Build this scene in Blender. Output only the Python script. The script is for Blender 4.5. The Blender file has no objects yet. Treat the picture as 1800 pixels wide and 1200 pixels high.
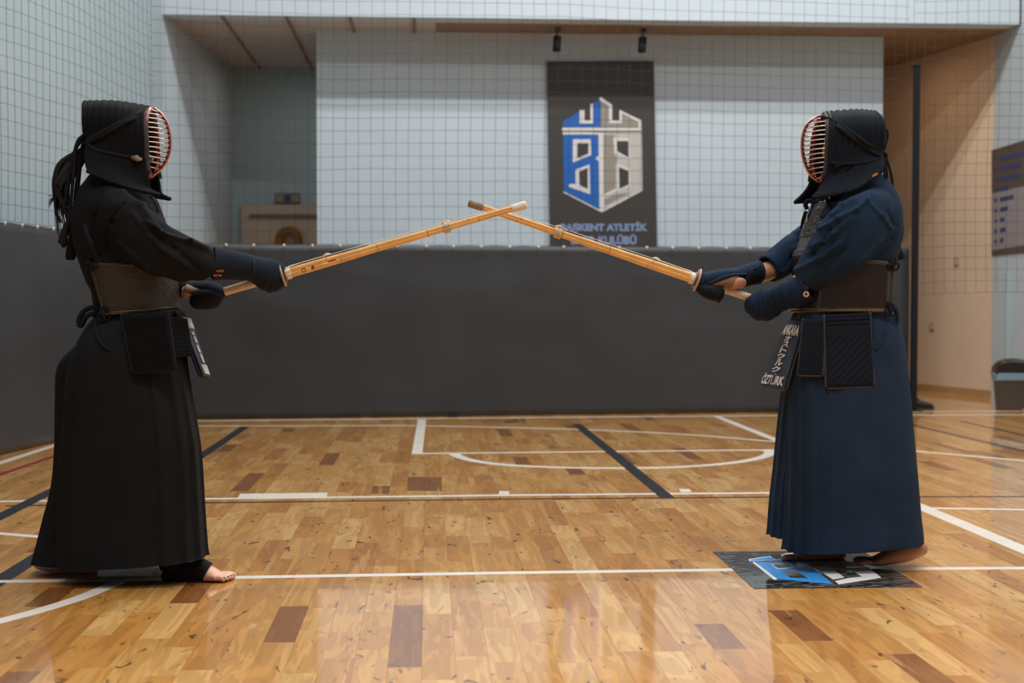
import bpy, bmesh, math, random
from math import sin, cos, pi, radians, sqrt, exp
from mathutils import Vector, Matrix, noise
from mathutils.bvhtree import BVHTree

random.seed(7)
SC = bpy.context.scene
COL = SC.collection
V = Vector

# ------------------------------------------------------------------ camera
F = 2500.0                                  # focal length in pixels of the 1800 px wide frame (50 mm)
CAMZ = 1.0
YAW = math.atan(148.0 / F)
PIT = math.atan(69.0 / F)
cam_d = bpy.data.cameras.new('camera')
cam = bpy.data.objects.new('camera', cam_d)
COL.objects.link(cam)
cam_d.sensor_width = 36.0
cam_d.lens = 50.0
cam.location = (0, 0, CAMZ)
cam.rotation_euler = (pi / 2 - PIT, 0, -YAW)
cam_d.dof.use_dof = True
cam_d.dof.focus_distance = 5.3
cam_d.dof.aperture_fstop = 3.2
cam_d.clip_end = 200
SC.camera = cam
CM = Matrix.Translation((0, 0, CAMZ)) @ Matrix.Rotation(-YAW, 4, 'Z') @ Matrix.Rotation(pi / 2 - PIT, 4, 'X')

# ------------------------------------------------------------------ world, lights, exposure
w = bpy.data.worlds.new('world'); SC.world = w; w.use_nodes = True
w.node_tree.nodes['Background'].inputs[0].default_value = (0.80, 0.90, 1.0, 1)
w.node_tree.nodes['Background'].inputs[1].default_value = 0.075
SC.view_settings.view_transform = 'Standard'
SC.view_settings.look = 'None'
SC.view_settings.gamma = 1.0
SC.view_settings.use_curve_mapping = False
SC.view_settings.exposure = 0.13

def area(name, loc, sx, sy, power, color, rot=(0, 0, 0), spread=180):
    l = bpy.data.lights.new(name, 'AREA'); l.shape = 'RECTANGLE'; l.size = sx; l.size_y = sy
    l.energy = power; l.color = color; l.spread = radians(spread)
    o = bpy.data.objects.new(name, l); o.location = loc; o.rotation_euler = rot; COL.objects.link(o)
    return o
COOL = (1.0, 0.985, 0.955)
area('hall_lamp', (2.2, 11.0, 7.0), 8.0, 0.14, 170, COOL)
area('hall_lamp', (2.2, 10.45, 7.0), 8.0, 0.14, 300, COOL)
area('hall_lamp', (2.2, 6.5, 7.0), 8.0, 0.20, 290, COOL)
area('hall_lamp', (1.8, 2.6, 7.0), 9.0, 0.6, 190, COOL, (0, 0, 0), 112)
area('hall_lamp', (1.8, -1.0, 7.0), 9.0, 1.0, 190, COOL, (0, 0, 0), 112)
area('recess_fill', (-1.3, 15.9, 3.70), 0.5, 0.5, 4.5, (1.0, 0.93, 0.86))  # unseen fill, added to brighten the recess back wall
area('corridor_lamp', (4.7, 15.2, 3.72), 0.9, 0.5, 5, (1.0, 0.66, 0.40))

# ------------------------------------------------------------------ helpers
def ray(px, py):
    d = CM.to_3x3() @ V(((px - 900) / F, -(py - 600) / F, -1.0))
    return d
def fl(px, py, z=0.0):
    d = ray(px, py); t = (z - CAMZ) / d.z
    return V((d.x * t, d.y * t, z))
def at(px, py, Y):
    d = ray(px, py); t = Y / d.y
    return V((d.x * t, Y, CAMZ + d.z * t))
def onwall(px, py, A, B):
    """pixel -> point on the vertical plane through floor points A, B"""
    n = V((B.y - A.y, -(B.x - A.x), 0)); d = ray(px, py); C = V((0, 0, CAMZ))
    t = (A - C).dot(n) / d.dot(n)
    return C + d * t
def s2l(c):
    return tuple((x / 12.92 if x <= 0.04045 else ((x + 0.055) / 1.055) ** 2.4) for x in [v / 255.0 for v in c]) + (1,)

def material(name, rgb, rough=0.6, metal=0.0, var=0.0, vscale=6.0, bump=0.0, bscale=200.0, coat=0.0, sheen=0.0,
             weave=0.0, emit=None, spec=0.5, alpha=1.0, trans=0.0):
    m = bpy.data.materials.new(name); m.use_nodes = True
    nt = m.node_tree; b = nt.nodes['Principled BSDF']; N = nt.nodes.new; L = nt.links.new
    col = s2l(rgb)
    b.inputs['Base Color'].default_value = col
    b.inputs['Roughness'].default_value = rough
    b.inputs['Metallic'].default_value = metal
    b.inputs['Specular IOR Level'].default_value = spec
    b.inputs['Coat Weight'].default_value = coat
    b.inputs['Sheen Weight'].default_value = sheen
    b.inputs['Alpha'].default_value = alpha
    b.inputs['Transmission Weight'].default_value = trans
    if sheen: b.inputs['Sheen Roughness'].default_value = 0.5
    tc = N('ShaderNodeTexCoord')
    if var:
        n = N('ShaderNodeTexNoise'); n.inputs['Scale'].default_value = vscale; n.inputs['Detail'].default_value = 6
        L(tc.outputs['Object'], n.inputs['Vector'])
        r = N('ShaderNodeValToRGB'); r.color_ramp.elements[0].position = 0.3; r.color_ramp.elements[1].position = 0.7
        r.color_ramp.elements[0].color = tuple(max(0, c * (1 - var)) for c in col[:3]) + (1,)
        r.color_ramp.elements[1].color = tuple(min(1, c * (1 + var)) for c in col[:3]) + (1,)
        L(n.outputs['Fac'], r.inputs[0]); L(r.outputs[0], b.inputs['Base Color'])
    if weave:
        mp = N('ShaderNodeMapping'); L(tc.outputs['Object'], mp.inputs['Vector'])
        w1 = N('ShaderNodeTexWave'); w1.bands_direction = 'X'; w1.inputs['Scale'].default_value = weave
        w2 = N('ShaderNodeTexWave'); w2.bands_direction = 'Z'; w2.inputs['Scale'].default_value = weave
        L(mp.outputs[0], w1.inputs['Vector']); L(mp.outputs[0], w2.inputs['Vector'])
        mu = N('ShaderNodeMath'); mu.operation = 'MULTIPLY'; L(w1.outputs['Fac'], mu.inputs[0]); L(w2.outputs['Fac'], mu.inputs[1])
        bp = N('ShaderNodeBump'); bp.inputs['Strength'].default_value = bump or 0.5; bp.inputs['Distance'].default_value = 0.002
        L(mu.outputs[0], bp.inputs['Height']); L(bp.outputs[0], b.inputs['Normal'])
        mx = N('ShaderNodeMix'); mx.data_type = 'RGBA'; mx.blend_type = 'MULTIPLY'; mx.inputs[0].default_value = 0.55
        src = b.inputs['Base Color'].links[0].from_socket if b.inputs['Base Color'].links else None
        if src: L(src, mx.inputs[6])
        else: mx.inputs[6].default_value = col
        cr = N('ShaderNodeMapRange'); cr.inputs[3].default_value = 0.45; cr.inputs[4].default_value = 1.8
        L(mu.outputs[0], cr.inputs[0])
        cc = N('ShaderNodeCombineColor')
        for i in range(3): L(cr.outputs[0], cc.inputs[i])
        L(cc.outputs[0], mx.inputs[7]); L(mx.outputs[2], b.inputs['Base Color'])
    elif bump:
        n2 = N('ShaderNodeTexNoise'); n2.inputs['Scale'].default_value = bscale; n2.inputs['Detail'].default_value = 3
        L(tc.outputs['Object'], n2.inputs['Vector'])
        bp = N('ShaderNodeBump'); bp.inputs['Strength'].default_value = bump; bp.inputs['Distance'].default_value = 0.004
        L(n2.outputs['Fac'], bp.inputs['Height']); L(bp.outputs[0], b.inputs['Normal'])
    if emit:
        b.inputs['Emission Color'].default_value = s2l(rgb); b.inputs['Emission Strength'].default_value = emit
    return m

def mk(name, vs, fs, mat, parent=None, smooth=True, mi=None):
    me = bpy.data.meshes.new(name)
    me.from_pydata([tuple(v) for v in vs], [], fs)
    mats = mat if isinstance(mat, (list, tuple)) else [mat]
    for m in mats: me.materials.append(m)
    if mi: me.polygons.foreach_set('material_index', mi)
    me.polygons.foreach_set('use_smooth', [smooth] * len(me.polygons))
    me.update()
    o = bpy.data.objects.new(name, me); COL.objects.link(o)
    if parent: o.parent = parent
    return o
def tag(o, label=None, cat=None, group=None, kind=None):
    if label: o['label'] = label
    if cat: o['category'] = cat
    if group: o['group'] = group
    if kind: o['kind'] = kind
    return o
def empty(name, loc=(0, 0, 0), rz=0.0):
    o = bpy.data.objects.new(name, None); COL.objects.link(o); o.location = loc; o.rotation_euler = (0, 0, rz)
    o.empty_display_size = 0.1
    return o
class MB:
    def __init__(s): s.v = []; s.f = []; s.m = []
    def add(s, vs, fs, m=0):
        o = len(s.v); s.v += [V(v) for v in vs]; s.f += [tuple(i + o for i in f) for f in fs]; s.m += [m] * len(fs); return s
    def box(s, a, b, m=0):
        x0, y0, z0 = a; x1, y1, z1 = b
        return s.add([(x0,y0,z0),(x1,y0,z0),(x1,y1,z0),(x0,y1,z0),(x0,y0,z1),(x1,y0,z1),(x1,y1,z1),(x0,y1,z1)],
                     [(0,3,2,1),(4,5,6,7),(0,1,5,4),(1,2,6,5),(2,3,7,6),(3,0,4,7)], m)
    def prism(s, pts, off, m=0):
        """closed polygon pts (3-D) extruded by vector off"""
        n = len(pts); P = [V(p) for p in pts]
        fs = [tuple(range(n)), tuple(range(2 * n - 1, n - 1, -1))] + [(i, i + n, (i + 1) % n + n, (i + 1) % n) for i in range(n)]
        return s.add(P + [p + off for p in P], fs, m)
    def obj(s, name, mat, parent=None, smooth=False):
        return mk(name, s.v, s.f, mat, parent, smooth, s.m)

def catmull(pts, n):
    """resample list of equal-length tuples with Catmull-Rom to n samples"""
    k = len(pts); out = []
    for i in range(n):
        t = i / (n - 1) * (k - 1); a = min(int(t), k - 2); f = t - a
        p0 = pts[max(a - 1, 0)]; p1 = pts[a]; p2 = pts[a + 1]; p3 = pts[min(a + 2, k - 1)]
        out.append(tuple(0.5 * (2 * q1 + (q2 - q0) * f + (2 * q0 - 5 * q1 + 4 * q2 - q3) * f * f + (3 * q1 - q0 - 3 * q2 + q3) * f ** 3)
                         for q0, q1, q2, q3 in zip(p0, p1, p2, p3)))
    return out
def rings(R, closed=True, cap0=True, cap1=True):
    n = len(R[0]); vs = [p for r in R for p in r]; fs = []
    for i in range(len(R) - 1):
        for j in range(n if closed else n - 1):
            k = (j + 1) % n
            fs.append((i * n + j, i * n + k, (i + 1) * n + k, (i + 1) * n + j))
    if closed and cap0: fs.append(tuple(range(n - 1, -1, -1)))
    if closed and cap1: fs.append(tuple((len(R) - 1) * n + j for j in range(n)))
    return vs, fs
def tube(pts, n=12, res=None, up=V((0, 0, 1)), caps=True, mod=None, se=1.0):
    """pts: (x,y,z,r) or (x,y,z,ru,rv): ru along the side axis, rv along the 'up'-like axis; returns verts, faces"""
    P = [tuple(p) if len(p) == 5 else tuple(p) + (p[3],) for p in pts]
    if res: P = catmull(P, res)
    R = []
    for i, p in enumerate(P):
        c = V(p[:3]); a = V(P[max(i - 1, 0)][:3]); b = V(P[min(i + 1, len(P) - 1)][:3])
        t = (b - a)
        t = t.normalized() if t.length > 1e-9 else V((1, 0, 0))
        u = t.cross(up)
        if u.length < 1e-3: u = t.cross(V((1, 0, 0)))
        u.normalize(); v = u.cross(t).normalized()
        ring = []
        for j in range(n):
            th = 2 * pi * j / n
            k = mod(th, i / (len(P) - 1)) if mod else 1.0
            cc, ss = cos(th), sin(th)
            if se != 1.0:
                cc = math.copysign(abs(cc) ** se, cc); ss = math.copysign(abs(ss) ** se, ss)
            ring.append(c + u * (max(p[3], 1e-4) * k * cc) + v * (max(p[4], 1e-4) * k * ss))
        R.append(ring)
    return rings(R, True, caps, caps)
def remesh(name, parts, voxel, mat, parent, smooth_it=4, disp=None, keep=()):
    m = MB()
    for vs, fs in parts: m.add(vs, fs)
    me = bpy.data.meshes.new(name); me.from_pydata([tuple(v) for v in m.v], [], m.f); me.update()
    bm = bmesh.new(); bm.from_mesh(me); bmesh.ops.triangulate(bm, faces=bm.faces); bmesh.ops.recalc_face_normals(bm, faces=bm.faces); bm.to_mesh(me); bm.free()
    o = bpy.data.objects.new(name, me); COL.objects.link(o)
    r = o.modifiers.new('r', 'REMESH'); r.mode = 'VOXEL'; r.voxel_size = voxel; r.use_smooth_shade = True
    if keep:
        dg = bpy.context.evaluated_depsgraph_get(); m1 = bpy.data.meshes.new_from_object(o.evaluated_get(dg))
        o.modifiers.clear(); o.data = m1
        s0 = o.modifiers.new('s0', 'SMOOTH'); s0.factor = 0.5; s0.iterations = 1
        g = o.vertex_groups.new(name='k')
        for v in m1.vertices:
            wt = 1.0
            for c, r in keep: wt = min(wt, max(0, ((v.co - c).length - r) / r))
            if wt > 0: g.add([v.index], wt, 'REPLACE')
    if smooth_it:
        s = o.modifiers.new('s', 'SMOOTH'); s.factor = 0.5; s.iterations = smooth_it
        if keep: s.vertex_group = 'k'
    dg = bpy.context.evaluated_depsgraph_get()
    me2 = bpy.data.meshes.new_from_object(o.evaluated_get(dg))
    o.modifiers.clear(); o.data = me2
    if keep: o.vertex_groups.clear()
    me2.materials.clear(); me2.materials.append(mat)
    if disp:
        ns = [v.normal.copy() for v in me2.vertices]
        for v, n in zip(me2.vertices, ns): v.co = v.co + n * disp(v.co, n)
    me2.polygons.foreach_set('use_smooth', [True] * len(me2.polygons)); me2.update()
    if parent: o.parent = parent
    return o
def bvh(o):
    return BVHTree.FromPolygons([v.co.copy() for v in o.data.vertices], [tuple(p.vertices) for p in o.data.polygons])
FONT = bpy.data.curves
def text_polys(body, size=1.0, bold=0.0):
    c = bpy.data.curves.new('t', 'FONT'); c.body = body; c.size = size; c.align_x = 'LEFT'; c.offset = bold; c.resolution_u = 3
    o = bpy.data.objects.new('t', c); COL.objects.link(o)
    dg = bpy.context.evaluated_depsgraph_get(); dg.update()
    me = o.evaluated_get(dg).to_mesh()
    vs = [v.co.copy() for v in me.vertices]; fs = [tuple(p.vertices) for p in me.polygons]
    o.evaluated_get(dg).to_mesh_clear(); bpy.data.objects.remove(o)
    xs = [v.x for v in vs]; ys = [v.y for v in vs]
    x0, x1, y0, y1 = min(xs), max(xs), min(ys), max(ys)
    return [((v.x - x0) / (x1 - x0), (v.y - y0) / (y1 - y0)) for v in vs], fs, (x1 - x0) / (y1 - y0)
def text_on(mb, body, fn, u0, u1, v0, v1, bold=0.0, m=0):
    """fn(u,v)->3-D point; text box spans u0..u1, v0(bottom)..v1(top)"""
    uv, fs, _ = text_polys(body, 1.0, bold)
    mb.add([fn(u0 + (u1 - u0) * a, v0 + (v1 - v0) * b) for a, b in uv], fs, m)

# ------------------------------------------------------------------ materials
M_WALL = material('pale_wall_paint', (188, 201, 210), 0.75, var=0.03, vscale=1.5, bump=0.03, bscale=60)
M_WALLL = material('dimmed_blue_grey_wall', (158, 173, 180), 0.75, var=0.03, vscale=1.5, bump=0.03, bscale=60)  # left wall's weaker light is toned into this darker wall colour
M_WALLT = material('grey_blue_wall_paint', (164, 186, 192), 0.75, var=0.03, vscale=1.5)
M_CEIL = material('ceiling_panel', (190, 184, 180), 0.8, var=0.05, vscale=2)
M_CEIL2 = material('wood_ceiling_panel', (146, 116, 88), 0.7, var=0.08, vscale=3)
M_CORR = material('warm_corridor_paint', (220, 194, 168), 0.8, var=0.04, vscale=2)
M_TARP = material('dark_grey_tarpaulin', (57, 59, 62), 0.42, var=0.08, vscale=2.5, bump=0.06, bscale=9, spec=0.25)
M_SNAP = material('snap_metal', (205, 190, 180), 0.35, 0.6)
M_DGLV = material('dark_glove_palm_cloth', (22, 25, 30), 0.8, var=0.15, bump=0.3, bscale=300, spec=0.15)
M_NET = material('net_cord', (50, 54, 54), 0.9)
M_POLE = material('dark_pole_paint', (30, 31, 33), 0.7, spec=0.1)
M_BASE = material('wooden_skirting', (176, 138, 92), 0.5, var=0.1)
M_WHITE = material('white_line_paint', (236, 228, 218), 0.22, var=0.05, vscale=8, coat=0.3)
M_DLINE = material('dark_line_paint', (36, 42, 46), 0.22, coat=0.3, var=0.1)
M_RLINE = material('red_line_paint', (150, 34, 34), 0.22, coat=0.3)
M_BANNER = material('banner_cloth', (58, 54, 51), 0.7, var=0.05)
M_BLUE = material('logo_blue', (12, 92, 176), 0.6)
M_LBLUE = material('logo_light_blue', (56, 140, 214), 0.35)
M_LWHITE = material('logo_white', (214, 210, 208), 0.6)
M_LGREY = material('logo_grey', (146, 138, 128), 0.6)
M_LLIGHT = material('logo_light_grey', (188, 184, 178), 0.6)
M_LETTER = material('banner_lettering', (128, 146, 184), 0.6)
M_DOOR = material('cream_door', (196, 178, 160), 0.6)
M_DOORG = material('door_groove', (120, 104, 88), 0.7)
M_BLACK = material('black_metal', (22, 22, 20), 0.5)
M_SKIN = material('skin', (214, 164, 136), 0.5, var=0.07, vscale=30, bump=0.15, bscale=180)
M_SKIN2 = material('tanned_skin', (176, 122, 92), 0.5, var=0.10, vscale=30, bump=0.15, bscale=180)
M_NAIL = material('dark_nail_polish', (30, 20, 30), 0.2)
M_HAIR = material('dark_brown_hair', (24, 19, 17), 0.45)
M_BLK = material('black_cotton', (22, 21, 22), 0.85, var=0.12, vscale=8, bump=0.25, bscale=500, spec=0.12)
M_BLKH = material('black_hakama_cloth', (24, 24, 26), 0.8, var=0.12, vscale=8, bump=0.2, bscale=400, spec=0.12)
M_NAVY = material('navy_woven_cotton', (31, 50, 72), 0.9, var=0.18, vscale=9, bump=0.7, weave=95, spec=0.12)
M_NAVYH = material('navy_hakama_cloth', (33, 47, 66), 0.85, var=0.16, vscale=7, bump=0.25, bscale=400, spec=0.12)
M_QBLK = material('black_quilted_cotton', (20, 21, 23), 0.85, var=0.10, bump=0.6, weave=70, spec=0.12)
M_QNAVY = material('dark_navy_quilted_cotton', (23, 28, 37), 0.85, var=0.12, bump=0.3, bscale=400, spec=0.12)
M_GLOVEB = material('indigo_glove_cloth', (28, 35, 46), 0.85, var=0.15, bump=0.3, bscale=300, spec=0.12)
M_GLOVEN = material('navy_glove_cloth', (26, 40, 60), 0.85, var=0.18, bump=0.3, bscale=300, spec=0.12)
M_PALM = material('tan_leather_palm', (128, 96, 62), 0.7, var=0.2, vscale=30)
M_LEATH = material('pebbled_brown_leather', (44, 40, 34), 0.38, var=0.35, vscale=150, bump=1.0, bscale=170)
M_LACQ = material('brown_black_lacquer', (44, 34, 27), 0.16, var=0.35, vscale=7, coat=0.6)
M_CHEST = material('dark_chest_leather', (62, 60, 60), 0.45, var=0.08)
M_EDGE = material('stitched_leather_edge', (52, 45, 38), 0.6, var=0.3, vscale=120)
M_BORD = material('dark_face_border', (44, 38, 32), 0.6, var=0.6, vscale=110, bump=0.5, bscale=200)
M_TAN = material('tan_edging', (112, 88, 62), 0.6)
M_CORD = material('black_cotton_cord', (30, 31, 36), 0.8, var=0.1, vscale=90, bump=0.5, bscale=500, spec=0.12)
M_CORDN = material('navy_cotton_cord', (24, 29, 40), 0.8, var=0.1, vscale=90, bump=0.5, bscale=500, spec=0.12)
M_STEEL = material('grille_bar_metal', (214, 200, 194), 0.28, 0.75)
M_RED = material('red_lacquer', (122, 20, 24), 0.3, coat=0.3)
M_GOLD = material('gold_trim_cord', (128, 110, 80), 0.6, var=0.3, vscale=250)
M_BAMB = material('bamboo', (224, 168, 92), 0.38, var=0.14, vscale=14, coat=0.2)
M_BAMD = material('bamboo_node', (150, 96, 44), 0.5)
M_GRIP = material('cream_grip_leather', (196, 176, 150), 0.75, var=0.12, vscale=60, bump=0.3, bscale=300)
M_TIP1 = material('white_tip_leather', (226, 210, 194), 0.7, var=0.1, vscale=70)
M_TIP2 = material('worn_grey_tip_leather', (136, 120, 106), 0.75, var=0.25, vscale=60)
M_STRG = material('white_string', (228, 216, 204), 0.7)
M_GUARD = material('clear_brown_guard', (176, 136, 118), 0.25, coat=0.5)
M_LEAK = material('rawhide_knot', (206, 176, 142), 0.7, var=0.2, vscale=200, bump=0.5)
M_STAG = material('name_tag_cloth', (26, 38, 56), 0.8, var=0.1)
M_STAGW = material('name_tag_letters', (214, 200, 190), 0.7)
M_ORNG = material('orange_stitching', (196, 140, 60), 0.7)
M_REDT = material('red_tag', (170, 46, 34), 0.7)
M_BIN = material('grey_plastic_bin', (74, 70, 68), 0.5)
M_BINL = material('black_plastic_lid', (30, 28, 27), 0.22, coat=0.4)
M_BAG = material('blue_bin_bag', (112, 142, 160), 0.35, var=0.12, vscale=12, bump=0.4, bscale=30)
M_SHOE = material('black_shoe_leather', (20, 20, 20), 0.4)
M_WREA = material('golden_brown_foliage', (156, 102, 42), 0.8, var=0.5, vscale=40)
M_POST = material('brown_poster_board', (92, 78, 70), 0.6, var=0.1)
M_POSTB = material('poster_blue_print', (58, 70, 112), 0.6)
M_POSTL = material('poster_light_print', (150, 142, 146), 0.6)
M_PLATE = material('switch_plate', (176, 146, 112), 0.5)
M_PINK = material('pink_cloth', (206, 150, 128), 0.8)

# mat with black marble film
def marble():
    m = material('black_marble_film', (38, 38, 40), 0.12, coat=0.5); nt = m.node_tree; N = nt.nodes.new; L = nt.links.new
    b = nt.nodes['Principled BSDF']; tc = N('ShaderNodeTexCoord')
    mp = N('ShaderNodeMapping'); mp.inputs['Rotation'].default_value = (0, 0, 0.7); mp.inputs['Scale'].default_value = (1.0, 5.0, 1); L(tc.outputs['Object'], mp.inputs[0])
    n = N('ShaderNodeTexNoise'); n.inputs['Scale'].default_value = 6.5; n.inputs['Detail'].default_value = 8; n.inputs['Distortion'].default_value = 1.2; L(mp.outputs[0], n.inputs[0])
    r = N('ShaderNodeValToRGB'); e = r.color_ramp.elements
    e[0].position = 0.465; e[0].color = s2l((30, 30, 32)); e[1].position = 0.535; e[1].color = s2l((38, 38, 40))
    k = r.color_ramp.elements.new(0.50); k.color = s2l((150, 150, 152))
    L(n.outputs['Fac'], r.inputs[0]); L(r.outputs[0], b.inputs['Base Color'])
    return m
M_MARB = marble()

def wood():
    m = bpy.data.materials.new('lacquered_plank'); m.use_nodes = True; nt = m.node_tree; N = nt.nodes.new; L = nt.links.new
    b = nt.nodes['Principled BSDF']
    geo = N('ShaderNodeNewGeometry'); at_ = N('ShaderNodeAttribute'); at_.attribute_name = 'tone'
    sep = N('ShaderNodeSeparateColor'); L(at_.outputs['Color'], sep.inputs[0])
    off = N('ShaderNodeCombineXYZ')
    m1 = N('ShaderNodeMath'); m1.operation = 'MULTIPLY'; m1.inputs[1].default_value = 37; L(sep.outputs[1], m1.inputs[0])
    m2 = N('ShaderNodeMath'); m2.operation = 'MULTIPLY'; m2.inputs[1].default_value = 53; L(sep.outputs[2], m2.inputs[0])
    L(m1.outputs[0], off.inputs[0]); L(m2.outputs[0], off.inputs[1]); L(m1.outputs[0], off.inputs[2])
    add = N('ShaderNodeVectorMath'); add.operation = 'ADD'; L(geo.outputs['Position'], add.inputs[0]); L(off.outputs[0], add.inputs[1])
    def noise_(scale, sc, det, dist):
        mp = N('ShaderNodeMapping'); mp.inputs['Scale'].default_value = sc; L(add.outputs[0], mp.inputs[0])
        n = N('ShaderNodeTexNoise'); n.inputs['Scale'].default_value = scale; n.inputs['Detail'].default_value = det
        n.inputs['Distortion'].default_value = dist; L(mp.outputs[0], n.inputs[0]); return n
    def ramp(src, stops):
        r = N('ShaderNodeValToRGB'); e = r.color_ramp.elements
        e[0].position = stops[0][0]; e[0].color = stops[0][1]; e[1].position = stops[-1][0]; e[1].color = stops[-1][1]
        for p, c in stops[1:-1]:
            k = e.new(p); k.color = c
        L(src, r.inputs[0]); return r
    def mix(kind, fac, A, B):
        x = N('ShaderNodeMix'); x.data_type = 'RGBA'; x.blend_type = kind
        if isinstance(fac, float): x.inputs[0].default_value = fac
        else: L(fac, x.inputs[0])
        for s, i in ((A, 6), (B, 7)):
            if isinstance(s, tuple): x.inputs[i].default_value = s
            else: L(s, x.inputs[i])
        return x.outputs[2]
    base = ramp(sep.outputs[0], [(0.0, s2l((146, 90, 38))), (0.06, s2l((184, 122, 54))), (0.35, s2l((200, 140, 66))), (0.75, s2l((210, 154, 80))), (1.0, s2l((222, 174, 106)))])
    # cathedral grain: rings of distorted noise
    g = noise_(3.0, (4.6, 0.55, 1), 2, 0.5)
    gm = N('ShaderNodeMath'); gm.operation = 'MULTIPLY'; gm.inputs[1].default_value = 26; L(g.outputs['Fac'], gm.inputs[0])
    gs = N('ShaderNodeMath'); gs.operation = 'SINE'; L(gm.outputs[0], gs.inputs[0])
    gr = ramp(gs.outputs[0], [(0.0, (0.74, 0.68, 0.60, 1)), (0.45, (1, 1, 1, 1)), (1.0, (1.06, 1.06, 1.06, 1))])
    c = mix('MULTIPLY', 0.55, base.outputs[0], gr.outputs[0])
    f = noise_(60, (1, 0.05, 1), 4, 0.3)
    fr = ramp(f.outputs['Fac'], [(0.3, (0.88, 0.86, 0.84, 1)), (0.7, (1.06, 1.06, 1.06, 1))])
    c = mix('MULTIPLY', 0.5, c, fr.outputs[0])
    # pale sapwood streaks with hard edge
    s = noise_(2.3, (7.5, 0.30, 1), 3, 0.5)
    sr = ramp(s.outputs['Fac'], [(0.61, (0, 0, 0, 1)), (0.625, (1, 1, 1, 1))])
    sm = N('ShaderNodeMath'); sm.operation = 'MULTIPLY'; sm.inputs[1].default_value = 0.38; L(sr.outputs[0], sm.inputs[0])
    c = mix('MIX', sm.outputs[0], c, s2l((226, 180, 116)))
    # dark heart patches
    d = noise_(3.8, (4.0, 0.6, 1), 6, 1.3)
    dr = ramp(d.outputs['Fac'], [(0.60, (0, 0, 0, 1)), (0.84, (1, 1, 1, 1))])
    dm = N('ShaderNodeMath'); dm.operation = 'MULTIPLY'; dm.inputs[1].default_value = 0.6; L(dr.outputs[0], dm.inputs[0])
    c = mix('MIX', dm.outputs[0], c, s2l((104, 66, 36)))
    # thin cracks and knots
    k = noise_(6.5, (2.4, 0.9, 1), 6, 1.8)
    kr = ramp(k.outputs['Fac'], [(0.635, (0, 0, 0, 1)), (0.70, (0.85, 0.85, 0.85, 1))])
    c = mix('MIX', kr.outputs[0], c, s2l((58, 38, 26)))
    L(c, b.inputs['Base Color'])
    b.inputs['Roughness'].default_value = 0.42
    b.inputs['Specular IOR Level'].default_value = 0.3
    b.inputs['Coat Weight'].default_value = 1.0
    b.inputs['Coat Roughness'].default_value = 0.06
    b.inputs['Coat IOR'].default_value = 1.75
    bn = N('ShaderNodeTexNoise'); bn.inputs['Scale'].default_value = 2.2; bn.inputs['Detail'].default_value = 2
    L(geo.outputs['Position'], bn.inputs[0])
    bp = N('ShaderNodeBump'); bp.inputs['Strength'].default_value = 0.05; bp.inputs['Distance'].default_value = 0.01
    L(bn.outputs['Fac'], bp.inputs['Height']); L(bp.outputs[0], b.inputs['Coat Normal'])
    return m
M_WOOD = wood()
M_SUB = material('dark_floor_joint', (70, 44, 24), 0.7)

# ================================================================== FLOOR
floor = MB().box((-6, -3, -0.10), (8.5, 19, -0.012)).obj('floor', M_SUB); tag(floor, kind='structure')
PW = 0.0935
planks = []
x = -4.6; i = 0
rnd = random.Random(3)
while x < 7.4:
    y = -1.0 - rnd.random() * 0.7
    while y < 17.6:
        ln = rnd.choice([0.32, 0.42, 0.5, 0.6, 0.7, 0.8])
        tone = rnd.random() ** 0.9
        if rnd.random() < 0.035: tone = 0.0
        else: tone = 0.12 + 0.88 * tone
        planks.append((x, y, ln, (tone, rnd.random(), rnd.random())))
        y += ln
    x += PW
def proj(p):
    q = CM.inverted() @ V(p)
    return (900 + F * q.x / -q.z, 600 - F * q.y / -q.z) if q.z < -0.1 else None
CMI = CM.inverted()
def plank_area(pk):
    x, y, ln, _ = pk
    q = [CMI @ V(c) for c in ((x, y, 0), (x + PW, y, 0), (x + PW, y + ln, 0), (x, y + ln, 0))]
    if any(p.z > -0.5 for p in q): return 0
    s = [(min(max(900 + F * p.x / -p.z, 0), 1800), min(max(600 - F * p.y / -p.z, 0), 1200)) for p in q]
    return abs(sum(s[i][0] * s[(i + 1) % 4][1] - s[(i + 1) % 4][0] * s[i][1] for i in range(4))) / 2
order = sorted(range(len(planks)), key=lambda i: -plank_area(planks[i]))
near_set = set(order[:300])
def plank_geo(x, y, ln):
    e = 0.00022; b = 0.00003; T = -0.011
    x0, x1, y0, y1 = x + e, x + PW - e, y + e, y + ln - e
    vs = [(x0, y0, T), (x1, y0, T), (x1, y1, T), (x0, y1, T), (x0, y0, -b), (x1, y0, -b), (x1, y1, -b), (x0, y1, -b),
          (x0 + b, y0 + b, 0), (x1 - b, y0 + b, 0), (x1 - b, y1 - b, 0), (x0 + b, y1 - b, 0)]
    fs = [(8, 9, 10, 11)]
    for a in (0, 4):
        for k in range(4): fs.append((a + k, a + (k + 1) % 4, a + 4 + (k + 1) % 4, a + 4 + k))
    return vs, fs
def tone_attr(me, cols):
    a = me.color_attributes.new('tone', 'FLOAT_COLOR', 'POINT')
    flat = []
    for c in cols: flat += [c[0], c[1], c[2], 1.0]
    a.data.foreach_set('color', flat)
big = MB(); bigc = []
for idx, (x, y, ln, tn) in enumerate(planks):
    if idx in near_set:
        vs, fs = plank_geo(-PW / 2, -ln / 2, ln)
        o = mk('plank', vs, fs, M_WOOD, floor, False); o.location = (x + PW / 2, y + ln / 2, 0)
        tone_attr(o.data, [tn] * 12)
    else:
        vs, fs = plank_geo(x, y, ln); big.add(vs, fs); bigc += [tn] * 12
o = big.obj('planks', M_WOOD, floor); tone_attr(o.data, bigc); tag(o, kind='stuff')

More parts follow.
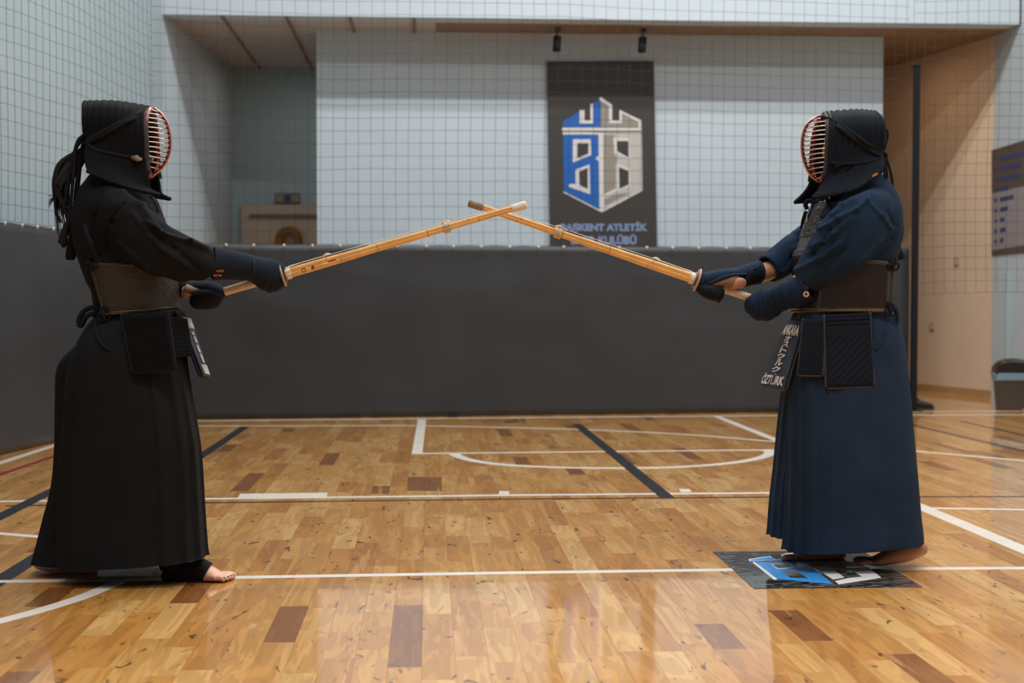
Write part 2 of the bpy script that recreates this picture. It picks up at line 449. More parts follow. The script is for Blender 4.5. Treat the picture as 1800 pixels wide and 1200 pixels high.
# ---- painted lines
def strip(pts, width, mat, name='painted_line', z=0.0006, n=None):
    """pts: floor points"""
    P = [V(p) for p in pts]
    if n: P = [V(p) for p in catmull([tuple(p) for p in P], n)]
    L_, R_ = [], []
    for i, p in enumerate(P):
        t = (P[min(i + 1, len(P) - 1)] - P[max(i - 1, 0)]); t.z = 0; t.normalize(); s = V((-t.y, t.x, 0)) * width / 2
        L_.append(V((p.x, p.y, z)) + s); R_.append(V((p.x, p.y, z)) - s)
    k = len(P); vs = L_ + R_ + [v - V((0, 0, z + 0.0002)) for v in L_ + R_]
    fs = []
    for i in range(k - 1):
        fs.append((i, k + i, k + i + 1, i + 1))
        fs.append((i, i + 1, 2 * k + i + 1, 2 * k + i)); fs.append((k + i, 3 * k + i, 3 * k + i + 1, k + i + 1))
    fs.append((0, 2 * k, 3 * k, k)); fs.append((k - 1, 2 * k - 1, 4 * k - 1, 3 * k - 1))
    return mk(name, vs, fs, mat, floor, False)
def line(pxs, width, mat, z=0.0006, n=None):
    P = [fl(*p) for p in pxs]
    if not n:       # lines that leave the picture run on across the court
        if pxs[0][0] < 0: P[0] = P[0] + (P[0] - P[1]).normalized() * min(1.6, max(0.0, (P[0].x + 4.2)))
        if pxs[-1][0] > 1800: P[-1] = P[-1] + (P[-1] - P[-2]).normalized() * 1.6
    return strip(P, width, mat, z=z, n=n)
line([(-40, 1022.5), (420, 1014.5), (900, 1006.5), (1300, 1001), (1840, 998)], 0.05, M_WHITE, 0.0009)
line([(-40, 881.5), (370, 876.5), (900, 870), (1360, 866), (1600, 865)], 0.055, M_WHITE, 0.0009)
line([(420, 871.5), (575, 869.5)], 0.16, M_WHITE, 0.0012)
line([(877, 866), (895, 866)], 0.12, M_WHITE, 0.0012)
line([(1195, 862), (1214, 862)], 0.12, M_WHITE, 0.0012)
line([(10, 889), (370, 883.5), (900, 877), (1360, 873.5), (1840, 872.5)], 0.032, M_DLINE, 0.0010)
line([(300, 740), (735, 735.5), (1360, 730), (1840, 728.5)], 0.07, M_WHITE)
line([(350, 748.5), (600, 748), (735, 748), (1000, 754), (1200, 763), (1362, 776)], 0.05, M_WHITE, n=24)
line([(742, 737), (733, 797)], 0.07, M_WHITE, 0.0007)
line([(728, 797), (1050, 793.5), (1400, 790)], 0.06, M_WHITE)
line([(797, 796), (806, 802), (830, 809), (880, 816), (960, 820.5), (1070, 822.5), (1180, 821), (1270, 815), (1325, 807), (1350, 799), (1352, 793), (1338, 790.5)], 0.075, M_WHITE, 0.0009, n=60)
line([(1258, 731), (1364, 773), (1500, 827), (1600, 866)], 0.065, M_WHITE, 0.0009)
line([(1560, 867), (1616, 889.5), (1840, 983)], 0.085, M_WHITE, 0.0010)
line([(1640, 893), (1840, 896)], 0.05, M_WHITE)
line([(1580, 790), (1840, 813)], 0.055, M_WHITE)
line([(1600, 723.5), (1840, 722)], 0.04, M_WHITE)
line([(1013, 745), (1095, 811), (1175, 876)], 0.075, M_DLINE, 0.0012)
line([(432, 749), (362, 796), (55, 985), (-20, 1032)], 0.075, M_DLINE, 0.0005)
line([(160, 830), (85, 866), (-30, 923)], 0.075, M_DLINE, 0.0012)
line([(1690, 740), (1840, 774)], 0.05, M_DLINE)
line([(1600, 746), (1840, 802)], 0.05, M_DLINE)
line([(-40, 826), (101, 781), (170, 759)], 0.055, M_WHITE)
line([(-40, 847), (104, 799), (170, 777)], 0.045, M_RLINE)
line([(-30, 935), (70, 943), (200, 953)], 0.05, M_WHITE, 0.0004)
line([(-30, 1099), (47, 1079), (127, 1055), (177, 1036), (212, 1019)], 0.055, M_WHITE, 0.0012, n=30)

# ================================================================== ROOM
YS, YP, YB, ZC = 14.0, 14.76, 17.1, 3.78
A_ = fl(0, 801); B_ = A_.lerp(fl(268, 738.5), 0.4)       # left tarpaulin foot
C_ = fl(400, 736.5); D_ = fl(1360, 724.5)               # back tarpaulin foot
def isect(a, b, c, d):
    r = b - a; s = d - c; t = ((c - a).x * s.y - (c - a).y * s.x) / (r.x * s.y - r.y * s.x); return a + r * t
corner = isect(A_, B_, C_, D_)
xl = -2.62
wall_top = 7.2
# hall left wall : just behind the left tarpaulin, runs on to the soffit corner
dl = (A_ - B_).normalized()
L0 = V((at(287, 300, YS).x, YS, 0)); L1 = L0 + dl * 12.5 + V((-0.0, 0, 0))
def slab(name, a, b, z0, z1, th, mat, kind='structure'):
    """vertical wall between floor points a and b; th to the left of a->b"""
    t = (b - a); t.z = 0; t.normalize(); n = V((-t.y, t.x, 0)) * th
    m = MB(); m.prism([V((a.x, a.y, z0)), V((b.x, b.y, z0)), V((b.x, b.y, z1)), V((a.x, a.y, z1))], n)
    o = m.obj(name, mat); tag(o, kind=kind); return o
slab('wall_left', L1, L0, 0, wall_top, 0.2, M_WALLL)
# beam above the recess (the soffit front)
XR = 5.92
m = MB().box((L0.x, YS, ZC), (XR + 0.2, YS + 0.25, wall_top)); o = m.obj('trim_1', M_WALL); tag(o, 'pale blue-grey wall beam above the recess', kind='structure')
# lighter/darker ceiling pieces under the beam
xsplit = at(766, 48, YS + 0.4).x
m = MB().box((L0.x - 0.1, YS + 0.25, ZC), (xsplit, YB, ZC + 0.05)); ceil = m.obj('ceiling', M_CEIL); tag(ceil, kind='structure')
m = MB().box((xsplit, YS + 0.25, ZC - 0.0), (XR + 0.2, YB + 0.6, ZC + 0.05)); m.obj('wood_panel', M_CEIL2, ceil)
for k in range(5):      # raised ribs of the ceiling
    xx = L0.x + 0.55 + k * 0.62
    if xx < xsplit: MB().box((xx, YS + 0.02, ZC - 0.014), (xx + 0.03, YB, ZC)).obj('ceiling_joint', M_CEIL2, ceil)
# recess: side wall, back wall, front panel
RB = at(408, 300, YB); RB.z = 0
slab('wall_recess_side', V((L0.x, YS, 0)), RB, 0, ZC, 0.12, M_WALL)
MB().box((RB.x, YB, 0), (2.4, YB + 0.12, ZC)).obj('wall_recess_back', M_WALLT)['kind'] = 'structure'
px0, px1 = at(557, 300, YP).x, at(1551, 300, YP).x
MB().box((px0, YP, 0), (px1, YP + 0.16, ZC)).obj('wall_back', M_WALL)['kind'] = 'structure'
# corridor
K0 = fl(1600, 683); K1 = fl(1742, 698); kd = (K0 - K1).normalized(); K2 = K0 + kd * 1.4
slab('wall_corridor', K1, K2, 0, ZC, -0.12, M_CORR)
MB().box((2.0, K2.y, 0), (K2.x + 0.3, K2.y + 0.1, ZC)).obj('wall_corridor_end', M_CORR)['kind'] = 'structure'
bb = MB(); nn = V((-kd.y, kd.x, 0)) * 0.02
if nn.y > 0: nn = -nn
bb.prism([K1, K2, K2 + V((0, 0, 0.07)), K1 + V((0, 0, 0.07))], nn); o = bb.obj('baseboard_corridor', M_BASE); tag(o, kind='structure')
R0 = V((K1.x, K1.y, 0)); R1 = V((XR + 0.35, 2.0, 0))
slab('wall_right', R1, R0, 0, wall_top, -0.15, M_WALL)
MB().box((XR - 0.0, YS, ZC), (XR + 0.3, K1.y + .3, wall_top)).obj('trim_2', M_WALL)['kind'] = 'structure'
# thin conduit on the right wall
cpt = onwall(1772, 600, R1, R0); 
o = MB().box((cpt.x - 0.03, cpt.y - 0.02, 0.0), (cpt.x - 0.0, cpt.y + 0.02, 1.30)).obj('wall_conduit', M_WALLT)
tag(o, 'thin vertical grey conduit on the right wall above the bin', 'conduit')

# ---- tarpaulin screens
def tarp(name, a, b, z1, seed, label, zb=0.0, h1=None):
    n = (b - a); ln = n.length; t = n.normalized(); nrm = V((t.y, -t.x, 0))
    nx = int(ln / 0.06); nz = 26; vs = []
    for i in range(nx + 1):
        for j in range(nz + 1):
            u = i / nx * ln; f = j / nz; z = zb + (z1 - zb) * f
            d = 0.02 * noise.noise(V((u * 0.8, z * 1.6, seed))) + 0.006 * noise.noise(V((u * 3, z * 2.5 + u * .6, seed + 3)))
            d += 0.02 * max(0, noise.noise(V((u * 1.1 + z * 1.3, z * 3.2, seed + 9)))) * f
            sag = -0.006 * (1 - abs(((u / 0.245) % 1) * 2 - 1)) if j == nz else 0
            vs.append(a + t * u + nrm * d + V((0, 0, z + sag)))
    fs = [(i * (nz + 1) + j, (i + 1) * (nz + 1) + j, (i + 1) * (nz + 1) + j + 1, i * (nz + 1) + j + 1) for i in range(nx) for j in range(nz)]
    o = mk(name, vs, fs, M_TARP, None, True)
    sm = o.modifiers.new('thick', 'SOLIDIFY'); sm.thickness = 0.006
    tag(o, label, 'screen')
    # hem band
    k = int(ln / 0.245); snap0 = None
    for i in range(k):
        p = a + t * (0.12 + i * 0.245 + random.uniform(-.012, .012)) + nrm * 0.02 + V((0, 0, z1 - 0.012))
        if snap0 is None:
            vv, ff = [], []
            R = []
            for rr, dd in ((0.014, 0), (0.0145, 0.005), (0.010, 0.010), (0.003, 0.012)):
                R.append([V((cos(q) * rr, -dd, sin(q) * rr)) for q in [2 * pi * s / 10 for s in range(10)]])
            vv, ff = rings(R, True, True, True)
            snap0 = mk('snap_button', vv, ff, M_SNAP, o); s = snap0
        else:
            s = snap0.copy(); COL.objects.link(s); s.parent = o
        s.location = p; s.rotation_euler = (0, 0, math.atan2(t.y, t.x))
    return o
tz = 1.497
dirb = (D_ - C_).normalized(); endb = onwall(1597, 722, C_, D_); endb.z = 0
TB = tarp('tarpaulin_screen', corner, endb, tz, 1.0, 'long dark grey tarpaulin screen with white snaps below the banner at the back')
TL = tarp('tarpaulin_screen', corner - (B_ - A_).normalized() * 9.5, corner, tz + 0.03, 5.0, 'dark grey tarpaulin screen along the left wall, running behind the person in black')

# ---- nets (closed real cords)
def net(name, a, b, z0, z1, cell, seed, label, wav=0.05, hang=None):
    t = (b - a); ln = t.length; t = t.normalized(); nrm = V((t.y, -t.x, 0)); m = MB(); rr = 0.0015
    nx = int(ln / cell); nz = int((z1 - z0) / cell)
    def P(u, z):
        kz = 1.0 if hang or z0 < 1.4 else min(1, max(0, (z - z0) / 0.6))
        du = 0.022 * noise.noise(V((u * 0.35, z * 0.7, seed))) + 0.005 * noise.noise(V((u * 2.3, z * 1.7, seed + 2)))
        dz = wav * noise.noise(V((u * 0.45, z * 0.25, seed + 5))) + 0.010 * noise.noise(V((u * 2.1, z * 2.0, seed + 7)))
        zz = z + dz * kz
        if hang: zz += hang(u / ln, z)
        return a + t * (u + du) + nrm * (0.04 * noise.noise(V((u * .6, z * .6, seed)))) + V((0, 0, zz))
    def cord(pts):
        k = len(pts)
        R = []
        for i, p in enumerate(pts):
            d = (pts[min(i + 1, k - 1)] - pts[max(i - 1, 0)]).normalized(); s = d.cross(nrm).normalized() * rr; q = nrm * rr
            R.append([p + s, p + q, p - s, p - q])
        vs, fs = rings(R, True, False, False); m.add(vs, fs)
    for i in range(nx + 1):
        cord([P(i * cell, z0 + (z1 - z0) * k / (nz)) for k in range(nz + 1)])
    for j in range(nz + 1):
        cord([P(ln * k / (nx), z0 + j * (z1 - z0) / nz) for k in range(nx + 1)])
    o = m.obj(name, M_NET, None, False); tag(o, label, 'net', kind='stuff')
    return o
NB = net('sports_net', corner + V((0, 0.03, 0)), endb + V((0.0, 0.03, 0)), tz + 0.004, 4.6, 0.109, 2.0, 'dark mesh safety net hanging above the long back tarpaulin screen')
NL = net('sports_net', corner - (B_ - A_).normalized() * 9.4, corner + V((0.02, 0, 0)), tz + 0.035, 4.6, 0.1045, 8.0, 'dark mesh safety net above the left tarpaulin screen, behind the person in black', wav=0.06)
e2 = onwall(1840, 720, C_, D_); e2.z = 0
NR = net('sports_net', endb + V((0.02, -0.02, 0)), e2, 1.06, 4.6, 0.1045, 12.0, 'loose mesh safety net to the right of the dark pole, its lower edge hanging free', wav=0.10)

# ---- dark pole
pt = onwall(1606.5, 118, C_, D_) + V((0, -0.08, 0)); pb = onwall(1600, 720, C_, D_) + V((0, -0.08, 0)); pb.z = 0
m = MB()
hw = 0.027
m.add([(p.x + sx * hw, p.y + sy * hw, p.z) for p in (pb, pt) for sx, sy in ((-1, -1), (1, -1), (1, 1), (-1, 1))],
      [(0, 3, 2, 1), (4, 5, 6, 7), (0, 1, 5, 4), (1, 2, 6, 5), (2, 3, 7, 6), (3, 0, 4, 7)])
pole = m.obj('pole', M_POLE); tag(pole, 'tall dark square pole at the right end of the back tarpaulin', 'pole')
bv = pole.modifiers.new('b', 'BEVEL'); bv.width = 0.006
MB().box((pt.x - .035, pt.y - .035, pt.z - 0.002), (pt.x + .035, pt.y + .035, pt.z + .012)).obj('pole_cap', M_BLACK, pole)
MB().box((pb.x - .07, pb.y - .06, 0.0005), (pb.x + .07, pb.y + .06, .010)).obj('base_plate', M_BLACK, pole)

# ================================================================== BANNER
YBn = YP - 0.03
def bpt(u, v, d=0.0):       # u,v in banner-crop pixels (3.333 x, origin 940,80)
    p = at(940 + u / 3.3333, 80 + v / 3.3333, YBn); return V((p.x, YBn - d, p.z))
banner = empty('banner', bpt(390, 1400)); banner_loc = V(banner.location)
tag(banner, 'tall dark grey hanging banner with blue and grey fortress emblem on the back wall', 'banner')
def bpoly(name, polys, mat, d0, d1, parent=banner):
    m = MB()
    for pl in polys:
        pts = [bpt(u, v, d0) - banner_loc for u, v in pl]
        m.prism(pts, V((0, -(d1 - d0), 0)))
    bm_o = m.obj(name, mat, parent)
    bmx = bmesh.new(); bmx.from_mesh(bm_o.data); bmesh.ops.triangulate(bmx, faces=[f for f in bmx.faces if len(f.verts) > 4]); bmesh.ops.recalc_face_normals(bmx, faces=bmx.faces); bmx.to_mesh(bm_o.data); bmx.free()
    return bm_o
bpoly('cloth', [[(70, 95), (697, 93), (722, 1500), (95, 1500)]], M_BANNER, 0, 0.012)
wht = bpoly('emblem_outline', [
    [(262, 380), (290, 380), (290, 440), (325, 440), (325, 345), (340, 340), (340, 458), (262, 458)],
    [(376, 312), (386, 303), (452, 348), (452, 440), (495, 440), (495, 378), (624, 440), (624, 480), (606, 480), (606, 452), (510, 398), (510, 456), (434, 456), (434, 358), (384, 326)],
    [(160, 482), (625, 482), (625, 500), (160, 500)],
    [(163, 508), (400, 508), (404, 968), (392, 978), (168, 862), (168, 854), (378, 962), (372, 522), (163, 522)],
    [(352, 662), (374, 646), (374, 678)],
    [(222, 550), (326, 550), (330, 642), (222, 686)],
    [(238, 728), (320, 697), (324, 872), (198, 828), (202, 812), (238, 812)]], M_LWHITE, 0.014, 0.017)
bpoly('emblem_blue', [
    [(165, 478), (165, 445), (261, 388), (261, 459), (341, 459), (341, 340), (384, 318), (384, 478)],
    [(166, 523), (371, 523), (376, 960), (170, 852)]], M_BLUE, 0.0125, 0.0135)
bpoly('emblem_grey', [
    [(386, 478), (386, 330), (433, 360), (433, 457), (511, 457), (511, 402), (604, 454), (604, 478)],
    [(402, 523), (470, 523), (462, 545), (462, 632), (478, 660), (474, 835), (402, 872)],
    [(410, 902), (470, 872), (560, 862), (412, 940)]], M_LGREY, 0.0145, 0.0155)
bpoly('emblem_light', [[(400, 508), (626, 508), (630, 850), (404, 972), (400, 880)]], M_LLIGHT, 0.0125, 0.014)
bpoly('emblem_outline', [
    [(458, 542), (556, 542), (560, 672), (466, 634)], [(474, 690), (558, 726), (558, 826), (402, 888), (402, 874), (474, 838)],
    [(402, 960), (626, 846), (628, 852), (404, 972)]], M_LWHITE, 0.016, 0.018)
for _pl in ([[(248, 573), (314, 573), (312, 634), (248, 660)], [(258, 740), (309, 716), (309, 840), (262, 818)],
                        [(480, 560), (547, 560), (547, 656), (483, 620)], [(492, 712), (549, 736), (549, 814), (495, 840)]]): bpoly('emblem_window', [_pl], M_BANNER, 0.018, 0.020)
def btext(body, u0, u1, v0, v1):
    m = MB(); text_on(m, body, lambda a, b: bpt(a, b, 0.0142) - banner_loc, u0, u1, v1, v0, bold=0.055)
    o = m.obj('lettering', M_LETTER, banner)
btext('BAŞKENT ATLETİK', 150, 660, 1030, 1098)
btext('SPOR KULÜBÜ', 210, 596, 1106, 1166)

# ---- two spotlights on the recess ceiling
for k, (sx, sy, lb) in enumerate(((979, 70, 'black cylindrical ceiling spotlight above the left corner of the banner'), (1129, 70, 'black cylindrical ceiling spotlight above the right corner of the banner'))):
    YY = YP - 0.32
    c = at(sx, sy, YY); s = empty('spotlight', (c.x, YY, ZC)); tag(s, lb, 'lamp', 'ceiling spotlights above the banner')
    mk('mount', *tube([(0.02 - .04, 0, -0.02, 0.02), (0.04, 0, -0.02, 0.02)], 12, up=V((0, 0, 1))), M_BLACK, s)
    mk('stem', *tube([(0, 0, -0.03, .008), (0, 0, -0.10, .008)], 8), M_BLACK, s)
    dx = 0.012 if k else -0.0
    body = mk('lamp_body', *tube([(0.005, 0, -0.085, .038), (0.005, 0, -0.09, .041), (-0.005 + dx * 0, 0, -0.235, .041), (-0.005, 0, -0.24, .036)], 20), M_BLACK, s)

# ---- door, wreath and sign in the recess
dp0 = at(425, 360, YB - 0.02); dp1 = at(640, 360, YB)
door = empty('door_1', (dp0.x, YB - 0.02, 0)); tag(door, kind='structure')
W_ = dp1.x - dp0.x; H_ = dp0.z
MB().box((0, -0.05, 0), (W_, 0.0, H_)).obj('door_frame', M_DOOR, door)
MB().box((0.10, -0.06, 0), (W_ - 0.1, -0.052, H_ - 0.11)).obj('door_leaf', M_DOOR, door)
MB().box((0.10, -0.085, H_ - 0.155), (W_ - 0.1, -0.062, H_ - 0.115)).obj('door_groove', M_DOORG, door)
wc = at(508, 422, YB - 0.12); wr = empty('wreath', (wc.x, YB - 0.14, wc.z))
tag(wr, 'golden brown wreath hanging on the cream door in the recess', 'wreath')
R_ = []
for q in range(40):
    a = 2 * pi * q / 40; ring = []
    for s in range(10):
        b = 2 * pi * s / 10; r = 0.045 * (1 + 0.35 * noise.noise(V((a * 5, b * 3, 1))))
        ring.append(V(((0.115 + r * cos(b)) * cos(a), r * sin(b) * 0.7, (0.115 + r * cos(b)) * sin(a))))
    R_.append(ring)
R_.append(R_[0]); mk('vine_ring', *rings(R_, True, False, False), M_WREA, wr)
lf = MB()
for q in range(150):
    a = random.uniform(0, 2 * pi); r = 0.115 + random.uniform(-.04, .04); c = V((r * cos(a), random.uniform(-.05, -.015), r * sin(a)))
    d = V((random.uniform(-1, 1), random.uniform(-.4, .4), random.uniform(-1, 1))).normalized() * 0.028; s = d.cross(V((0, 1, 0.2))).normalized() * 0.009
    lf.add([c - d, c + s, c + d, c - s], [(0, 1, 2, 3)])
o = lf.obj('leaves', M_WREA, wr); tag(o, kind='stuff')
sg = at(505, 348, YB - 0.03); sign = empty('door_sign', (sg.x, YB, sg.z)); tag(sign, 'small grey rectangular sign with blue mark above the recess door', 'sign')
MB().box((-.15, -.03, -.06), (.15, 0, .06)).obj('sign_frame', M_DOORG, sign)
MB().box((-.135, -.036, -.045), (-.04, -.0301, .03)).obj('sign_plate', M_LGREY, sign)
MB().box((.05, -.036, -.045), (.135, -.0301, .03)).obj('sign_plate', M_LGREY, sign)
MB().box((-.035, -.036, -.045), (.035, -.0301, .03)).obj('sign_mark', M_POSTB, sign)

# ---- poster on the right wall
def rw(px, py, d): 
    p = onwall(px, py, R1, R0); t = (R0 - R1).normalized(); n = V((-t.y, t.x, 0)); n = n if n.x < 0 else -n
    return p + n * d
pp = [(1745, 264), (1840, 235), (1840, 441), (1745, 449)]
p0 = rw(1745, 449, 0); post = empty('poster', p0); tag(post, 'brown and grey notice poster with blue printed lines on the right wall', 'poster')
m = MB(); q = [rw(a, b, 0.002) - p0 for a, b in pp]; nrm_r = (rw(1790, 350, 0.01) - rw(1790, 350, 0.0)); m.prism(q, nrm_r * 1.0); m.obj('board', M_POST, post)
m = MB()
m.prism([rw(a, b, 0.0125) - p0 for a, b in [(1746, 340), (1840, 318), (1840, 425), (1746, 440)]], nrm_r * 0.1); m.obj('pale_field', M_POSTL, post)
m = MB(); m2 = MB()
for k in range(9):
    yy = 278 + k * 18.0
    m = MB(); m.prism([rw(a, b, 0.0142) - p0 for a, b in [(1750, yy), (1755, yy - 1.5), (1755, yy + 4.5), (1750, yy + 6)]], nrm_r * 0.05); m.obj('bullet_print', M_POSTB, post)
    x1 = [1800, 1798, 1796, 1775, 1784, 1774, 1768, 1770, 1766][k]
    m2 = MB(); m2.prism([rw(a, b, 0.0142) - p0 for a, b in [(1760, yy - 3), (x1, yy - 3 - (x1 - 1760) * .22), (x1, yy + 5 - (x1 - 1760) * .22), (1760, yy + 5)]], nrm_r * 0.05); m2.obj('line_print', M_POSTB, post)

# ---- switch plates on corridor wall
for (sx, sy), lb in (((1639, 574), 'small square wall plate low on the warm corridor wall'), ((1682, 460), 'small square wall plate higher on the warm corridor wall')):
    p = onwall(sx, sy, K1, K2); d = nn.normalized()
    sw = empty('wall_switch', p + d * 0.001); sw.rotation_euler = (0, 0, math.atan2(kd.y, kd.x)); tag(sw, lb, 'switch')
    sgn = 1 if (Matrix.Rotation(math.atan2(kd.y, kd.x), 3, 'Z') @ V((0, 1, 0))).dot(d) > 0 else -1
    ya, yb_ = sorted((0, sgn * 0.012)); MB().box((-.04, ya, -.045), (.04, yb_, .045)).obj('plate', M_PLATE, sw)
    ya, yb_ = sorted((sgn * 0.0122, sgn * 0.017)); MB().box((-.022, ya, -.028), (.022, yb_, .028)).obj('rocker', M_DOOR, sw)

# ---- swing-lid bin
bp_ = fl(1779, 719); bin_ = empty('trash_bin', (bp_.x, bp_.y, 0), radians(-12)); tag(bin_, 'grey plastic waste bin with black domed lid and blue bag by the right wall', 'bin')
def rbox(sx, sy, z, r=0.03, n=5):
    pts = []
    for cx, cy, a0 in ((sx - r, sy - r, 0), (-(sx - r), sy - r, 90), (-(sx - r), -(sy - r), 180), (sx - r, -(sy - r), 270)):
        for k in range(n): a = radians(a0 + 90 * k / (n - 1)); pts.append(V((cx + r * cos(a), cy + r * sin(a), z)))
    return pts
R_ = [rbox(.135, .10, .001), rbox(.137, .102, .01), rbox(.160, .125, .33), rbox(.166, .13, .335), rbox(.166, .13, .345), rbox(.150, .115, .345), rbox(.13, .095, .02)]
mk('bin_body', *rings(R_), M_BIN, bin_)
R_ = []
for k in range(6):
    z = .345 - .10 * k / 5
    R_.append([V((p.x * (1.02 + .05 * sin(k * 1.2)) + 0.006 * noise.noise(p * 30 + V((k, 0, 0))), p.y * 1.05 + 0.006 * noise.noise(p * 40), z + (.02 * (1 - k / 5.0) if 0 else 0) + .05 * (k / 5) * (0.6 + 0.9 * noise.noise(V((p.x * 8, p.y * 8, 2)))) )) for p in rbox(.168, .132, 0, .035, 7)])
mk('bag_rim', *rings(R_, True, False, False), M_BAG, bin_)
# lid: quarter-barrel dome
R_ = []
for k in range(15):
    a = pi * k / 14; xx = -.168 * cos(a)
    hh = .13 * (sin(a) ** 0.55)
    R_.append([V((xx, yy, .347 + hh * (1 if abs(yy) < .12 else .75))) for yy in (-.134, -.12, -.06, 0, .06, .12, .134)])
vs, fs = rings(R_, False)
lid = mk('domed_lid', vs, fs, M_BINL, bin_); 
for yy in (-.134, .134):
    ring = [V((-.168 * cos(pi * k / 14), yy, .347 + .13 * .75 * sin(pi * k / 14) ** .55)) for k in range(15)] + [V((.168, yy, .340)), V((-.168, yy, .340))]
    mk('lid_cheek', ring, [tuple(range(len(ring)))], M_BINL, bin_, False)
MB().box((-.172, -.137, .335), (.172, .137, .349)).obj('lid_rim', M_BINL, bin_)
# pink cloth item beside the bin
pk = fl(1793, 720); vs, fs = tube([(-.08, 0, .012, .03, .006), (-.03, 0.01, .02, .05, .018), (.05, 0, .022, .05, .02), (.1, 0.01, .012, .03, .008)], 16, 12)
vs = [V(v) + V((0, 0, .006 * noise.noise(V(v) * 40))) for v in vs]
o = mk('folded_cloth', vs, fs, M_PINK); o.location = (pk.x + .03, pk.y - .22, 0.004); tag(o, 'small pink cloth lying on the floor in front of the bin', 'cloth')

# ---- black shoe standing behind the pole
sp = fl(1606, 719); shoe = empty('shoe', (sp.x + .03, sp.y + .02, 0), radians(-8)); tag(shoe, 'black laced ankle shoe on the floor behind the dark pole foot', 'shoe')
mk('upper', *tube([(-.12, 0, .05, .035, .045), (-.08, 0, .055, .04, .05), (-.02, 0, .055, .042, .048), (.05, 0, .042, .045, .034), (.11, 0, .034, .042, .026), (.145, 0, .030, .03, .02), (.158, 0, .028, .008, .008)], 20, 24), M_SHOE, shoe)
mk('ankle_collar', *tube([(-.07, 0, .06, .045, .05), (-.075, 0, .12, .04, .045), (-.08, 0, .19, .04, .045), (-.08, 0, .26, .045, .05)], 20, 12, up=V((1, 0, 0))), M_SHOE, shoe)
mk('sole', *tube([(-.15, 0, .012, .03, .011), (-.1, 0, .012, .045, .011), (0, 0, .012, .04, .011), (.09, 0, .012, .052, .011), (.15, 0, .012, .035, .011), (.17, 0, .012, .01, .008)], 20, 20), M_BLACK, shoe)
lc = MB()
for k in range(5): lc.add(*tube([(.03 - k * .016, -.03, .07 + k * .018, .004), (.035 - k * .016, 0, .085 + k * .018, .004), (.03 - k * .016, .03, .07 + k * .018, .004)], 6, 8))
lc.obj('laces', M_CORD, shoe, True)

# ================================================================== FLOOR EMBLEM FILM under the right swordsman
ml = fl(1430, 1002); film = empty('floor_sticker', (ml.x, ml.y, 0.0)); tag(film, 'black marbled floor sticker with blue and white emblem under the person in navy', 'sticker')
def mpt(u, v, z): return fl(1220 + u / 4.0909, 920 + v / 4.0909) - V((ml.x, ml.y, 0)) + V((0, 0, z))
MBf = MB().prism([mpt(u, v, 0.0013) for u, v in [(430, 468), (1645, 458), (1210, 198), (135, 205)]], V((0, 0, 0.0009))); MBf.obj('film', M_MARB, film)
def mpoly(name, pls, mat, z, dz=0.0002):
    m = MB()
    for pl in pls: m.prism([mpt(u, v, z) for u, v in pl], V((0, 0, dz)))
    o = m.obj(name, mat, film)
    b = bmesh.new(); b.from_mesh(o.data); bmesh.ops.triangulate(b, faces=[f for f in b.faces if len(f.verts) > 4]); bmesh.ops.recalc_face_normals(b, faces=b.faces); b.to_mesh(o.data); b.free()
mpoly('emblem_white_edge', [[(392, 260), (545, 236), (560, 248), (590, 262), (640, 250), (625, 228), (660, 218), (720, 214), (760, 262), (400, 276)],
                            [(418, 282), (440, 280), (600, 404), (575, 408)]], M_LWHITE, 0.0023)
mpoly('emblem_blue', [[(402, 264), (540, 241), (560, 253), (585, 267), (655, 256), (640, 230), (700, 222), (740, 262), (406, 273)],
                      [(436, 281), (800, 281), (1000, 440), (900, 432), (600, 402)]], M_LBLUE, 0.0026)
mpoly('emblem_grey', [[(806, 278), (1150, 276), (1240, 312), (880, 316)]], M_LGREY, 0.0023)
mpoly('emblem_white', [[(862, 316), (950, 306), (985, 318), (1100, 322), (1250, 318), (1348, 394), (1040, 442), (1012, 416), (1085, 402), (1000, 408)]], M_LWHITE, 0.0026)
mpoly('emblem_window', [[(550, 297), (690, 294), (735, 322), (600, 332)]], M_LWHITE, 0.0029)
for _pl in ([[(560, 300), (680, 298), (715, 320), (605, 327)], [(632, 348), (735, 344), (820, 400), (690, 392)],
                        [(1015, 342), (1130, 344), (1208, 386), (1090, 398)]]): mpoly('emblem_window', [_pl], M_MARB, 0.0032)
mpoly('emblem_slot', [[(1000, 409), (1085, 393), (1100, 399), (1015, 417)]], M_MARB, 0.0032)

# ================================================================== FIGURES
exec_figs = True
class Fig:
    """local frame: x forward, y to the figure's left, z up.  s = +1 when the camera sees the figure's left side"""
    def __init__(s, foot, yaw, ns, label):
        s.o = fl(*foot); s.yaw = yaw; s.ns = ns
        s.root = empty('person', s.o, yaw); tag(s.root, label, 'person', None)
        s.Mi = Matrix.Rotation(-yaw, 3, 'Z')
        s.C = s.Mi @ (V((0, 0, CAMZ)) - s.o)
    def L(s, px, py, side=0.0):
        """pixel -> local point on the plane 'side' metres towards the camera"""
        d = s.Mi @ ray(px, py); y = s.ns * side; t = (y - s.C.y) / d.y
        return s.C + d * t
    def hit(s, tree, px, py, out=0.0):
        d = (s.Mi @ ray(px, py)).normalized(); r = tree.ray_cast(s.C, d)
        if r[0] is None: return None
        return r[0] - d * out
    def path(s, pts, k=1.0):
        """(px,py,side,r[,rv]) -> local tuples"""
        out = []
        for p in pts:
            q = s.L(p[0], p[1], p[2]); out.append(tuple(q) + tuple(v * k for v in p[3:]))
        return out

